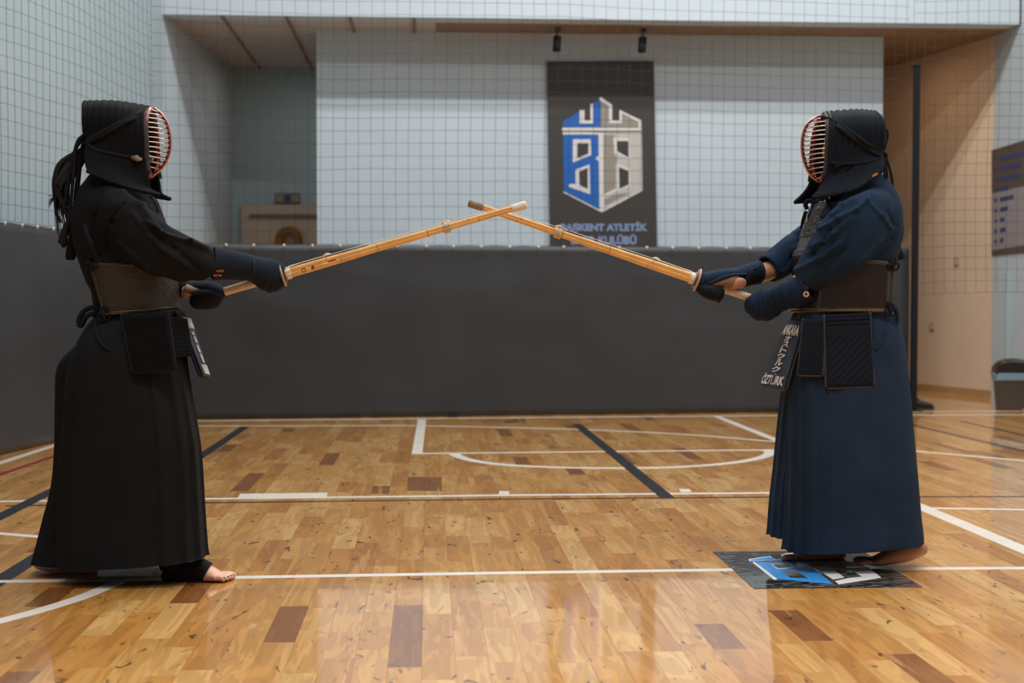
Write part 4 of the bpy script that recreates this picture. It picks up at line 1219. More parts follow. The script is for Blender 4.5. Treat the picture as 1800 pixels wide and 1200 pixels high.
# ankle support
def ring_at(p, ru, rv, t, n=24):
    u = t.cross(V((0, 0, 1))).normalized(); v = u.cross(t).normalized()
    return [p + u * ru * cos(2 * pi * k / n) + v * rv * sin(2 * pi * k / n) for k in range(n)]
sp_ = [(287, 1004, .10, .018, .016), (292, 1006, .10, .030, .032), (306, 1005, .10, .039, .040), (325, 1002, .10, .040, .045), (345, 1000.5, .10, .042, .045), (361, 1004, .10, .044, .038), (364, 1005, .10, .043, .036)]
vs, fs = tube(f.path(sp_), 28, 30)
mz = 0.004
vs = [V((v.x, v.y, max(v.z, mz))) for v in vs]
asup = mk('ankle_support', vs, fs, M_BLK, f.root)
mk('ankle_sleeve', *tube(f.path([(303, 1000, .10, .044, .044), (303, 985, .10, .047, .050), (305, 965, .10, .046, .050), (306, 945, .10, .046, .050)]), 24, 16, up=V((1, 0, 0))), M_BLK, asup)

# hair: loose pony tail
hm = MB(); rr_ = random.Random(5)
for k in range(70):
    s0 = rr_.uniform(-.035, .035); a = rr_.uniform(-1, 1); b = rr_.uniform(0, 1)
    x1 = 138 - 26 * b + 6 * a; x2 = 118 - 22 * b; x3 = 112 - 10 * b + 10 * a; end = 330 + 85 * rr_.random()
    pts = [(156, 262 + 8 * a, s0 * .6), (x1, 290 + 8 * a, s0), (x2 + 2 * a, 320 + 10 * a, s0 * 1.2), (x3, 350 + 14 * a, s0 * 1.1), (x3 + 8 + 6 * a, 352 + (end - 330) * .8, s0)]
    if k % 9 == 0: pts[-1] = (88 - 4 * rr_.random(), 345 + 22 * rr_.random(), s0); pts[-2] = (100, 338 + 10 * rr_.random(), s0)
    if k % 9 == 4: pts[-1] = (108 + 6 * a, 392, s0); pts[-2] = (97, 368, s0)
    P = [tuple(f.L(*p)) for p in pts]; r0 = rr_.uniform(.003, .007)
    hm.add(*tube([P[0] + (r0,), P[1] + (r0,), P[2] + (r0 * .9,), P[3] + (r0 * .6,), P[4] + (.0008,)], 6, 18))
hair = hm.obj('hair', M_HAIR, f.root, True); tag(hair, 'long loose dark brown ponytail')

# jacket
jp = [tube(f.path([(212, 300, 0, .055, .060), (212, 314, 0, .085, .085), (207, 328, 0, .135, .110), (205, 345, 0, .175, .138), (206, 370, 0, .195, .156), (208, 400, 0, .200, .163), (218, 450, 0, .195, .158), (232, 500, 0, .180, .142), (235, 545, 0, .165, .140), (236, 575, 0, .160, .138)]), 40, 40, up=V((1, 0, 0)))]
jp.append(sleeve_parts(f.path([(176, 352, .07, .040, .050), (186, 366, .125, .070, .082), (206, 386, .175, .070, .096), (236, 410, .200, .066, .100), (270, 434, .205, .064, .094), (305, 448, .175, .060, .086), (345, 463, .125, .056, .070), (371, 474, .088, .050, .052)]), .40))
jp.append(sleeve_parts(f.path([(190, 362, -.08, .045, .050), (198, 374, -.135, .075, .080), (235, 405, -.19, .075, .088), (270, 450, -.19, .068, .080), (300, 483, -.14, .055, .062), (322, 505, -.085, .042, .046)])))
jf = foldfn(f, [([(170, 322), (215, 338), (250, 362), (280, 402)], .2, .010, .007), ([(262, 392), (290, 412), (330, 424), (350, 434)], .2, .007, .011), ([(330, 424), (360, 436), (394, 452)], .16, .008, .005),
                ([(178, 340), (166, 380), (158, 420), (168, 450)], .2, .010, -.007), ([(222, 360), (200, 392), (184, 430), (176, 450)], .2, .008, -.009), ([(230, 358), (212, 385), (200, 420)], .2, .008, .006),
                ([(270, 410), (310, 436), (345, 470)], .2, .010, -.007), ([(215, 430), (262, 470), (320, 492)], .2, .010, .007), ([(205, 440), (250, 482), (300, 500)], .2, .008, -.006),
                ([(240, 380), (290, 440), (330, 470)], .2, .009, .005)], .005, 3.0)
cuffs = [(f.L(371, 474, .088), .075), (f.L(322, 505, -.085), .06)]
jacL = remesh('jacket', jp, .0058, M_BLK, f.root, 14, jf, keep=cuffs)

# chest protector
def dou(fig, D, mlow, mup, edge_low):
    CP = empty('chest_protector', fig.L(*D['o'], 0)); CP.parent = fig.root; o0 = fig.L(*D['o'], 0)
    xb = fig.L(D['back_t'][0], D['back_t'][1], .17).x; xbb = fig.L(D['back_b'][0], D['back_b'][1], .17).x
    ztb = fig.L(D['back_t'][0], D['back_t'][1], .17).z; zbb = fig.L(D['back_b'][0], D['back_b'][1], .17).z
    zfb = fig.L(D['front_b'][0], D['front_b'][1], 0).z; xfb = fig.L(D['front_b'][0], D['front_b'][1], 0).x
    xft = fig.L(D['front_m'][0], D['front_m'][1], 0).x; zft = fig.L(D['front_m'][0], D['front_m'][1], 0).z
    A = radians(118); cA = cos(A)
    # a and cx at bottom and at mid height
    ab = (xfb - xbb) / (1 - cA * 1.0); cb = xfb - ab
    am = (xft - xb) / (1 - cA * 1.0); cm_ = xft - am
    zt_chest = fig.L(D['chest'][0], D['chest'][1], 0).z; xc = fig.L(D['chest'][0], D['chest'][1], 0).x
    a = lerpz([(zbb, ab), (zft, am), (zt_chest, (xc - cm_))]); cx = lerpz([(zbb, cb), (zft, cm_), (zt_chest, cm_)])
    b = lerpz([(zbb, D['hb']), (zft, D['hb'] + .008), (zt_chest, D['hc'])])
    def zf(th):
        q = abs(th) / A; zb = zfb + (zbb - zfb) * q ** 2
        return zb, zft + (ztb - zft) * min(1, q) ** 1.5
    shell, g = plate_shell(fig, 'belly_plate', zf, None, mlow, CP, -A, A, cx, a, b, .009)
    # shift to CP local
    for v in shell.data.vertices: v.co -= o0
    if D.get('lowlabel'): shell['label'] = D['lowlabel']
    # edges
    nt, nz = 64, 16
    bot = [g(i, 0) for i in range(0, nt + 1, 2)]; bk = [g(nt, j) for j in range(0, nz + 1, 2)]; bk2 = [g(0, j) for j in range(0, nz + 1, 2)]; top = [g(i, nz) for i in range(0, nt + 1, 2)]
    for pts, mm, r in ((bot, edge_low, .0065), (bk, M_EDGE, .008), (bk2, M_EDGE, .008), (top, M_EDGE, .009)):
        mk('edge_binding', *tube([tuple(p - o0) + (r,) for p in pts], 8, 70), mm, CP)
    st = MB()
    for pts in (bk, bot[16:], top[14:]):
        dd = dense(pts, 26 if pts is bk else 44)
        for k, p in enumerate(dd):
            p = V(p); c = V((cx(p.z), 0, p.z)); n = (p - c).normalized(); p2 = p + n * .007 - o0
            st.box(p2 - V((.0025, .002, .0025)), p2 + V((.0025, .002, .0025)))
    so = st.obj('lacing', M_EDGE, CP); tag(so, kind='stuff')
    # corner knots
    for pt in (bk[0], bk[-1]):
        kn = MB()
        for q in range(3):
            c = V(pt) - o0 + V((0, fig.ns * .012, 0)) + V((.01 * sin(q * 2.1), 0, .012 * cos(q * 2.1)))
            kn.add(*tube([tuple(c + V((.012 * cos(t), fig.ns * .004 * sin(2 * t + q), .015 * sin(t)))) + (.0042,) for t in [2 * pi * s / 14 for s in range(15)]], 6))
        kn.obj('corner_knot', M_CORD, CP, True)
    # chest plate
    Ac = radians(62)
    def zfc(th):
        q = abs(th) / Ac; v_notch = D['notch'] * max(0, 1 - abs(th) / radians(20))
        return zft - .01, zt_chest - v_notch - .05 * max(0, (q - .55) / .45) ** 1.5
    em = None
    if D.get('curls'):
        cz0 = zft + (zt_chest - zft) * .38
        def em(th, z):
            u = th * 9; w_ = (z - cz0) * 60; d = 0
            if cz0 < z < zt_chest - .02:
                v = noise.noise(V((u * 1.1, w_ * .75, 3))); d = .006 * max(0, 1 - abs(v) * 7)
            return d
    ch, g2 = plate_shell(fig, 'chest_plate', zfc, None, mup, CP, -Ac, Ac, cx, a, b, .008, 60, 90, em)
    for v in ch.data.vertices: v.co -= o0
    t2 = [g2(i, 60) for i in range(0, 91, 3)]; s1 = [g2(0, j) for j in range(0, 61, 4)]; s2 = [g2(90, j) for j in range(0, 61, 4)]
    for pts in (t2, s1, s2): mk('edge_binding', *tube([tuple(p - o0) + (.0055,) for p in pts], 8, 60), mup, CP)
    for q in range(4):
        z = zft + .004 + q * .013 - (.02 if q > 1 else 0)
        ring = [V((cx(z) + (a(z) + .007) * math.copysign(abs(cos(t)) ** .85, cos(t)), (b(z) + .007) * math.copysign(abs(sin(t)) ** .85, sin(t)), z + .002)) - o0 for t in [-radians(75) + radians(150) * s / 40 for s in range(41)]]
        mk('chest_ridge', *tube([tuple(p) + (.0042,) for p in ring], 8), mup, CP)
    return CP, o0, cx, a, b, zft, zt_chest
dou(f, dict(o=(240, 540), back_t=(166, 464), back_b=(188, 552), front_b=(312, 541), front_m=(309, 470), chest=(272, 372), hb=.178, hc=.13, notch=.03, lowlabel='pebbled dark brown belly plate'), M_LEATH, M_CHEST, M_TAN)
# shoulder strap from helmet side down to the plate corner
cordtube([f.L(x, y, s) for x, y, s in ((148, 395, .21), (158, 425, .225), (172, 462, .20))], .008, M_CORDN, 'shoulder_strap', f.root, .4)

# waist armour
def tare_belt(fig, P, mat, name='waist_belt'):
    pts = fig.path(P)
    return mk(name, *tube(pts, 40, 12, up=V((1, 0, 0)), caps=False), mat, fig.root)
beltL = tare_belt(f, [(236, 542, 0, .158, .142), (238, 552, 0, .166, .150), (240, 572, 0, .176, .158), (240, 580, 0, .172, .155)], M_QBLK)
WA = f.root; wo = V((0, 0, 0))
def mkflap(fig, parent, off, corners, *a, **k):
    cs = [fig.L(*c) - off for c in corners]
    return flap(fig, a[0], *cs, *a[1:], parent=parent, **k)
ribsH = lambda u, v: (.0016 * sin(v * 2 * pi * 26) if v > .10 else .001) if .05 < u < .95 else 0.0
mkflap(f, WA, wo, [(212, 552, .215), (296, 547, .215), (310, 650, .235), (232, 656, .24)], 'side_flap', .014, M_QBLK, M_CORD, ribsH, nu=24, nv=150, inward=V((0, 1, 0)))
mkflap(f, WA, wo, [(288, 555, .165), (328, 560, .115), (338, 624, .12), (300, 626, .18)], 'small_flap', .012, M_QBLK, M_CORD, lambda u, v: .0008 * sin(v * 60), nu=20, nv=60, inward=V((-1, 0, 0)))
mkflap(f, WA, wo, [(300, 548, -.18), (240, 548, -.20), (240, 650, -.2), (318, 650, -.19)], 'side_flap', .014, M_QBLK, M_CORD, ribsH, nu=24, nv=60, inward=V((0, -1, 0)))
# centre flap with name tag, facing the opponent
cs = [(308, 546, .125), (326, 549, -.10), (364, 664, -.10), (352, 662, .125)]
cfl, Sf = mkflap(f, WA, wo, cs, 'centre_flap', .014, M_QBLK, M_CORD, lambda u, v: 0.0, nu=24, nv=60, inward=V((-1, 0, -.2)), bulge=.004)
tg = MB()
def tagbox(S, u0, u1, v0, v1, h, th=.004, n=12):
    m = MB(); R = []
    for k in range(n + 1):
        v = v0 + (v1 - v0) * k / n; R.append([S(u0, v, h), S(u1, v, h), S(u1, v, h - th), S(u0, v, h - th)])
    m.add(*rings(R)); return m
tb = tagbox(Sf, .02, .98, .10, 1.0, .013).obj('name_tag', M_STAG, cfl)
lt = MB()
text_on(lt, 'ANKARA', lambda u, v: Sf(u, 1 - v, .0155), .10, .90, .72, .88, bold=.04)
for k, c in enumerate('オズトゥルク'):
    pass
lt2 = MB()
for (v0, v1, u0, u1) in ((.33, .38, .35, .6), (.40, .50, .38, .62), (.53, .65, .34, .60), (.67, .80, .36, .62), (.83, .98, .12, .88)):
    n_ = 3 if u1 - u0 < .5 else 7
    for q in range(n_):
        a0 = u0 + (u1 - u0) * q / n_; a1 = a0 + (u1 - u0) / n_ * .6
        lt2.add([Sf(a0, v0, .0155), Sf(a1, v0 + .005, .0155), Sf(a1 + .02, v1, .0155), Sf(a0 + .01, v1 - .004, .0155)], [(0, 1, 2, 3)])
lt.add(lt2.v, lt2.f); lt.obj('lettering', M_STAGW, tb) if False else lt.obj('lettering', M_STAGW, cfl)

# hakama: far leg then near leg then the waist
def pl_near(th, t):
    # th=0 front, pi/2 camera side, pi back
    d = 0
    for c, w_, a in ((.10, .30, .06), (.42, .32, .07), (.78, .36, .07), (1.18, .42, .045), (1.75, .6, .032), (2.35, .5, .03), (5.3, .4, .05), (5.75, .45, .06)):
        q = (th - c) % (2 * pi)
        if q < w_: d += a * (q / w_)
    return d * (0.25 + 0.75 * t) - .02
h1 = hakama_tube(f, [(180, 544, 318, 544, .045, .115), (152, 575, 324, 575, .05, .140), (134, 610, 326, 612, .06, .16), (120, 655, 330, 655, .075, .155), (112, 736, 343, 736, .085, .15), (106, 800, 352, 800, .09, .15), (103, 900, 358, 900, .09, .15), (103, 980, 362, 966, .09, .155), (103, 994, 364, 977, .09, .155)], pl_near, seed=1)
h2 = hakama_tube(f, [(170, 560, 305, 560, -.05, .14), (140, 600, 320, 600, -.06, .15), (103, 641, 326, 641, -.07, .15), (98, 700, 332, 700, -.08, .14), (98, 781, 338, 781, -.09, .14), (92, 850, 338, 850, -.09, .14), (74, 916, 330, 916, -.09, .14), (57, 979, 320, 975, -.09, .15), (55, 986, 318, 985, -.09, .15)], pl_near, seed=4)
m = MB(); m.add(*h1); m.add(*h2)
hakL = m.obj('pleated_trousers', M_BLKH, f.root, True)
# side opening of the trousers: folded edge cord and waist knot
trh = bvh(hakL)
op = hit_path(f, trh, [(166, 556), (168, 580), (176, 602), (192, 615)], .004, .12)
cordtube(op, .006, M_CORDN, 'side_opening_hem', hakL, .6)
kn = MB()
kn.add(*tube([tuple(f.L(x, y, .12)) + (.013, .009) for x, y in ((184, 548), (165, 540), (146, 548), (138, 566), (143, 572), (152, 556), (172, 548))], 10, 40))
kn.add(*tube([tuple(f.L(x, y, .14)) + (.012, .008) for x, y in ((176, 552), (172, 566), (180, 556))], 10, 16))
kn.obj('waist_knot', M_CORDN, hakL, True)

# helmet
HL = dict(hc=(214, 245), rib=.0018, b0=.33, bw=.026, drop=-.004,
    rows=[((153, 300), (220, 327), (280, 342), .165, .175, .105),
          ((150, 290), (210, 312), (266, 334), .150, .158, .100),
          ((149, 274), (205, 290), (262, 315), .125, .130, .105),
          ((151, 250), (204, 262), (257, 288), .105, .118, .102),
          ((148, 236), (203, 240), (256, 262), .112, .122, .104),
          ((146, 215), (202, 216), (255, 236), .116, .124, .102),
          ((146, 197), (202, 198), (254, 214), .104, .112, .092),
          ((146, 186), (203, 186), (256, 199), .072, .078, .064),
          ((148, 180), (205, 180), (266, 190), .0, .0, .0)],
    center=[(268, 189), (280, 198), (291, 214), (297, 236), (298, 256), (294, 276), (284, 294), (270, 306), (262, 311)],
    rim=[(268, 190, .0), (262, 194, .045), (258, 204, .080), (257, 222, .096), (257, 250, .100), (258, 275, .096), (260, 292, .075), (262, 303, .045), (263, 310, .01)],
    throat=[(259, 300), (258, 318), (260, 338), (262, 352)], throat_w=[(.05, .012), (.065, .013), (.07, .013), (.05, .010)])
Hm, H0, trH, fullL = helmet(f, HL, M_QBLK, M_CORD)
def on_helmet(fig, tr, pts, out, side=.11): return hit_path(fig, tr, pts, out, side)
# cords of the helmet
c1 = on_helmet(f, trH, [(262, 193), (240, 200), (210, 216), (180, 232), (152, 246)], .009, .1)
cordtube([p - H0 for p in c1], .0075, M_CORD, 'tie_cord', Hm, .6)
c1 = on_helmet(f, trH, [(260, 199), (238, 206), (208, 222), (178, 238), (151, 250)], .009, .1)
cordtube([p - H0 for p in c1], .0075, M_CORD, 'tie_cord', Hm, .6)
c2 = on_helmet(f, trH, [(152, 250), (165, 262), (195, 270), (222, 275), (238, 278)], .008, .1)
cordtube([p - H0 for p in c2], .0055, M_CORD, 'tie_cord', Hm, .8)
c3 = on_helmet(f, trH, [(232, 277), (245, 278), (258, 276), (268, 280)], .010, .1)
o = mk('leather_tab', *tube([tuple(c3[0] - H0) + (.006, .004), tuple(c3[1] - H0) + (.013, .005), tuple(c3[2] - H0) + (.014, .005), tuple(f.L(268, 281, .10) - H0) + (.008, .004)], 12, 20, up=V((0, 1, 0))), M_GOLD, Hm)
# knot and hanging cords behind
kb = MB()
for a in range(3):
    kb.add(*tube([tuple(f.L(148 + 5 * cos(t), 245 + 7 * sin(t), .02 + .02 * a) - H0) + (.007,) for t in [2 * pi * s / 12 for s in range(13)]], 8))
kb.obj('cord_knot', M_CORD, Hm, True)
for pts, r in (([(148, 240, .03), (138, 246, .04), (129, 275, .04), (122, 310, .04), (116, 345, .04), (113, 368, .04), (121, 379, .04), (131, 374, .04), (136, 350, .04), (137, 310, .04), (142, 270, .04), (148, 247, .03)], .0065),
               ([(147, 242, .0), (133, 262, .02), (124, 300, .03), (119, 345, .03), (124, 375, .03), (133, 360, .03), (139, 310, .03), (144, 260, .02)], .0065),
               ([(148, 243, .05), (134, 256, .06), (130, 300, .06), (126, 340, .06), (122, 380, .06), (116, 405, .06)], .0065),
               ([(148, 245, .0), (140, 280, -.02), (134, 330, -.02), (130, 370, -.01), (127, 410, 0)], .0065)):
    cordtube([f.L(*p) - H0 for p in pts], r, M_CORD, 'hanging_cord', Hm, .8, 60)
for pts in ([(115, 398, .06, .008), (112, 412, .06, .014), (110, 428, .06, .017), (109, 430, .06, .010)], [(128, 402, 0, .008), (126, 425, 0, .015), (124, 450, 0, .019), (124, 457, 0, .013)], [(122, 390, .03, .012), (120, 400, .03, .02), (124, 412, .03, .014)]):
    mk('tassel', *tube([tuple(f.L(p[0], p[1], p[2]) - H0) + (p[3],) for p in pts], 12, 14, up=V((1, 0, 0)), mod=lambda th, t: 1 + .12 * sin(th * 6)), M_CORD, Hm)
# chest ties under the chin
cordtube([f.L(x, y, s) for x, y, s in ((262, 345, .06), (270, 356, .05), (277, 373, .05))], .009, M_CORD, 'chest_tie', f.root, .7)
cordtube([f.L(x, y, s) for x, y, s in ((250, 345, .08), (262, 362, .08), (273, 378, .07))], .005, M_CORD, 'chest_tie', f.root, .7)

# gloves
gn = glove(f, 'padded_glove', [(376, 463, .080, .052, .060), (400, 465, .068, .050, .054), (430, 469, .050, .048, .050), (448, 473, .035, .046, .047), (462, 479, .022, .050, .056), (478, 485, .008, .050, .062), (492, 488, .0, .042, .052), (500, 490, .0, .028, .034), (503, 490.5, 0, .008, .010)],
           M_GLOVEB, [(.47, .008), (.51, .008), (.60, .011), (.69, .011), (.79, .011)], f.root, 1.0, .085)
trg = bvh(gn)
def decal(fig, tr, px, py, wpx, hpx, mat, name, par, k=.0021, out=.0015):
    p = fig.hit(tr, px, py, out)
    if p is None: return
    m = MB(); a = fig.hit(tr, px + wpx, py, out) or p; b = fig.hit(tr, px, py + hpx, out) or p; c = fig.hit(tr, px + wpx, py + hpx, out) or p
    m.add([p, a, c, b], [(0, 1, 2, 3)]); return m.obj(name, mat, par)
for k in range(5): decal(f, trg, 380 + k * 2.9, 473.5 + (k % 2) * .8, 1.3, 4.5, M_ORNG, 'stitched_mark', gn)
decal(f, trg, 379, 482, 6, 3.6, M_REDT, 'red_tag', gn); decal(f, trg, 375.5, 483.4, 3, 1.5, M_STRG, 'maker_line', gn); decal(f, trg, 386, 483, 3, 1.8, M_STRG, 'maker_line', gn)
for k in (443, 447): 
    pts = [q for q in (f.hit(trg, k, 456 + j * 4, .001) for j in range(7)) if q]
    if len(pts) > 2: cordtube(pts, .0013, M_EDGE if k == 447 else M_CORDN, 'stitch_line', gn, 1, 20)
gf = glove(f, 'padded_glove', [(310, 500, -.105, .040, .040), (326, 506, -.080, .040, .038), (342, 508, -.045, .036, .028), (356, 506, -.020, .042, .027), (372, 510, -.008, .044, .030), (384, 518, -.002, .038, .032), (391, 525, 0, .014, .018)],
           M_GLOVEB, [(.5, .02), (.7, .02)], f.root, 2.0)
lobe = mk('glove_fingers', *tube(f.path([(338, 528, .022, .010, .012), (341, 528, .024, .026, .031), (356, 526, .026, .034, .038), (370, 526, .022, .034, .037), (382, 526, .014, .028, .030), (389, 527, .006, .010, .014)]), 28, 30, mod=lambda th, t: 1 - .04 * exp(-((th - 4.2) / .12) ** 2) - .04 * exp(-((th - 5.0) / .12) ** 2)), M_DGLV, gf)
mk('palm_leather', *tube(f.path([(326, 506, .0, .020, .016), (338, 512, .004, .024, .018), (350, 512, .006, .026, .014), (358, 511, .008, .018, .008)]), 16, 16), M_PALM, gf)
o = mk('palm_skin', *tube(f.path([(322, 508, .0, .010, .010), (331, 513, .006, .014, .020), (338, 517, .010, .014, .018), (344, 518, .010, .006, .010)]), 16, 16), M_SKIN, gf); o['label'] = 'bare palm showing through the glove opening'

# =============================================================================================
#                         SWORDSMAN IN NAVY (right), facing -x, his left side to the camera
# =============================================================================================
FR_ = Fig((1485, 990), pi, 1, 'person in navy training uniform and dark armour standing on the black floor sticker')
f = FR_
swR, f.axis, E_, P_, dts_, Mw_ = shinai(f, (823, 356), (1324, 525), (1222, 491), (980, 407), M_TIP2,
    'bamboo practice sword with worn grey tip held by the person in navy', None)
DR = dict(
    trunk=[(1490, 330, 0, .05, .05), (1500, 350, 0, .11, .08), (1500, 395, 0, .16, .11), (1490, 450, 0, .15, .11), (1480, 520, 0, .15, .11), (1480, 590, 0, .15, .12), (1480, 640, 0, .10, .09), (1480, 660, 0, .03, .03)],
    head=[(1492, 205, 0, .01, .01), (1492, 212, 0, .052, .062), (1492, 230, 0, .072, .084), (1490, 255, 0, .074, .090), (1486, 280, 0, .068, .080), (1482, 302, 0, .052, .055), (1486, 322, 0, .052, .055), (1488, 350, 0, .060, .060)],
    arm_n=[(1525, 375, .15, .052), (1508, 408, .21, .048), (1478, 438, .185, .042), (1440, 468, .15, .040), (1410, 494, .11, .038), (1385, 513, .07, .034), (1355, 525, .03, .028), (1338, 526, .01, .022)],
    arm_f=[(1525, 375, -.15, .052), (1490, 410, -.20, .050), (1430, 440, -.19, .048), (1375, 465, -.13, .040), (1342, 479, -.088, .036), (1325, 482, -.07, .028), (1305, 486, -.055, .020), (1275, 490, -.035, .014), (1262, 492, -.02, .010)],
    leg_n=[(1490, 620, .08, .09), (1520, 720, .09, .075), (1545, 800, .10, .058), (1570, 880, .10, .052), (1588, 935, .10, .036), (1594, 952, .10, .032), (1598, 962, .10, .030)],
    leg_f=[(1475, 620, -.08, .09), (1460, 720, -.09, .075), (1455, 800, -.10, .058), (1462, 880, -.10, .052), (1472, 940, -.10, .036), (1474, 960, -.10, .032), (1474, 970, -.10, .030)],
    foot_n=[(1629, 961, .10, .012, .012), (1624, 962, .10, .028, .027), (1606, 966, .10, .034, .036), (1585, 973, .10, .036, .034), (1562, 979, .10, .040, .029), (1542, 985, .10, .043, .020), (1532, 987, .10, .040, .014), (1526, 989, .10, .03, .008)],
    foot_f=[(1487, 968, -.10, .015, .012), (1480, 970, -.10, .032, .026), (1460, 970, -.10, .034, .030), (1430, 974, -.10, .038, .024), (1408, 977.5, -.10, .042, .019), (1398, 980, -.095, .038, .012), (1393, 981, -.09, .028, .008)],
    toes=[[(1532, 989, .140, .0095), (1522, 988, .143, .0088), (1515, 990, .143, .0085), (1511, 992, .142, .006)],
          [(1530, 988, .122, .010), (1518, 986, .124, .0090), (1511, 989, .124, .0088), (1507, 991, .123, .006)],
          [(1528, 987, .104, .010), (1514, 984.5, .105, .0092), (1508, 987.5, .105, .0090), (1504, 990, .104, .006)],
          [(1526, 986, .085, .010), (1512, 983, .085, .0094), (1506, 986, .085, .0092), (1502, 988.5, .085, .006)],
          [(1526, 984, .062, .014), (1512, 982.5, .060, .0122), (1506, 984, .059, .0132), (1500, 986, .058, .008)],
          [(1400, 981, -.060, .014), (1388, 979, -.060, .0122), (1380, 980.5, -.059, .0132), (1374, 982, -.058, .008)], [(1398, 981, -.085, .010), (1384, 978.5, -.085, .0094), (1376, 981, -.085, .008)],
          [(1398, 981, -.105, .010), (1386, 978.5, -.105, .0094), (1378, 981, -.105, .008)], [(1398, 980, -.123, .009), (1389, 978.5, -.123, .0085), (1382, 980.5, -.123, .008)]],
    keep=[(1512, 988, .10), (1384, 980, -.09), (1243, 498, 0), (1336, 529, 0)],
    extra=[], hands=[(1254, 501.5, 0, 1), (1347, 533, 0, -1)])
_FEATS = face_features(f, f.L(1490, 256, 0), .080, .074, .1)
remesh = remesh_face
bodyR = body_mesh(f, DR, M_SKIN2)
remesh = _bm_orig

jp = [tube(f.path([(1492, 312, 0, .060, .065), (1500, 326, 0, .105, .10), (1508, 342, 0, .155, .130), (1510, 362, 0, .195, .160), (1504, 395, 0, .212, .178), (1497, 435, 0, .205, .176), (1489, 470, 0, .195, .166), (1482, 545, 0, .175, .160), (1482, 575, 0, .170, .155)]), 40, 40, up=V((1, 0, 0)))]
jp.append(sleeve_parts(f.path([(1546, 358, .08, .05, .06), (1538, 370, .135, .072, .090), (1520, 392, .185, .070, .108), (1490, 420, .205, .068, .114), (1458, 448, .180, .062, .096), (1434, 474, .145, .056, .076), (1416, 496, .120, .050, .056)])))
jp.append(sleeve_parts(f.path([(1530, 366, -.08, .05, .06), (1512, 378, -.135, .075, .080), (1470, 400, -.19, .074, .082), (1425, 428, -.19, .070, .076), (1385, 450, -.145, .062, .068), (1350, 473, -.10, .052, .056)])))
jf = foldfn(f, [([(1519, 354), (1500, 370), (1470, 385), (1446, 402)], .22, .007, .010), ([(1490, 385), (1462, 412), (1434, 432)], .22, .009, .009),
                ([(1470, 428), (1440, 453), (1408, 474)], .20, .008, .009), ([(1519, 354), (1545, 380), (1568, 402)], .22, .007, .008),
                ([(1568, 402), (1540, 425), (1510, 455), (1482, 486)], .2, .008, .006), ([(1457, 404), (1448, 420), (1446, 428)], .22, .006, -.009), ([(1442, 430), (1428, 446), (1424, 452)], .20, .006, -.010),
                ([(1585, 395), (1575, 420), (1550, 450)], .2, .010, -.008), ([(1498, 352), (1478, 362), (1460, 378)], .2, .008, .007), ([(1530, 340), (1519, 354)], .2, .006, .006),
                ([(1556, 372), (1575, 395)], .2, .008, -.006), ([(1500, 400), (1480, 440), (1450, 480)], .22, .012, -.005)], .006, 11.0, 8)
cuffs = [(f.L(1416, 496, .12), .07), (f.L(1350, 473, -.10), .065)]
jacR = remesh('jacket', jp, .0058, M_NAVY, f.root, 14, jf, keep=cuffs)

CPr = dou(f, dict(o=(1480, 540), back_t=(1562, 465), back_b=(1558, 545), front_b=(1393, 546), front_m=(1401, 452), chest=(1431, 358), hb=.190, hc=.125, notch=.075, curls=True, lowlabel='glossy brown lacquered belly plate'), M_LACQ, M_CHEST, M_TAN)
# navy ties of the chest plate
cordtube([f.L(x, y, s) for x, y, s in ((1419, 368, -.05), (1416, 358, -.05), (1424, 353, -.04), (1432, 360, -.03), (1432, 375, -.03))], .009, M_CORDN, 'chest_tie', f.root, .8)
cordtube([f.L(x, y, s) for x, y, s in ((1417, 372, -.06), (1412, 388, -.08), (1410, 402, -.1))], .008, M_CORDN, 'chest_tie', f.root, .8)
cordtube([f.L(x, y, s) for x, y, s in ((1452, 345, .10), (1458, 365, .13), (1455, 385, .15))], .009, M_CORDN, 'chest_tie', f.root, .8)

beltR = tare_belt(f, [(1480, 542, 0, .168, .160), (1480, 552, 0, .174, .166), (1478, 572, 0, .186, .174), (1478, 580, 0, .180, .168)], M_QNAVY)
WA = f.root; wo = V((0, 0, 0))
def ribsD(u, v):
    if v < .18: return .0035 * max(0, sin(v / .18 * 3.3 * 2 * pi - 1)) if .06 < u < .94 else 0
    if v < .24: return .001
    return .003 * abs(sin((u * .8 + v * 1.3) * pi * 7.5)) if .06 < u < .94 and v < .95 else 0.0
mkflap(f, WA, wo, [(1448, 553, .21), (1530, 549, .21), (1537, 680, .225), (1451, 683, .225)], 'side_flap', .014, M_QNAVY, M_EDGE, ribsD, nu=80, nv=110, inward=V((0, -1, 0)))
mkflap(f, WA, wo, [(1412, 560, .165), (1452, 563, .205), (1447, 661, .225), (1402, 660, .185)], 'small_flap', .012, M_QNAVY, M_EDGE, lambda u, v: (.0012 * sin(u * 90) if v > .6 else .0), nu=60, nv=40, inward=V((-.5, -1, 0)))
mkflap(f, WA, wo, [(1530, 550, -.19), (1450, 552, -.19), (1450, 660, -.2), (1530, 660, -.2)], 'side_flap', .014, M_QNAVY, M_EDGE, ribsD, nu=24, nv=60, inward=V((0, 1, 0)))
cfl, Sf = mkflap(f, WA, wo, [(1396, 552, -.08), (1421, 554, .12), (1382, 686, .14), (1340, 681, -.10)], 'centre_flap', .016, M_QNAVY, M_EDGE, lambda u, v: 0.0, nu=24, nv=60, inward=V((-1, 0, -.2)), bulge=.004)
tagbox(Sf, -.02, 1.02, .10, 1.0, .0145).obj('name_tag', M_STAG, cfl)
lt = MB(); S2 = lambda u, v: Sf(u, 1 - v, .0165)
text_on(lt, 'ANKARA', S2, .04, .98, .70, .84, bold=.05)
kz = 'オストゥルク'
vv_ = [.695, .615, .54, .455, .385, .285, .195]
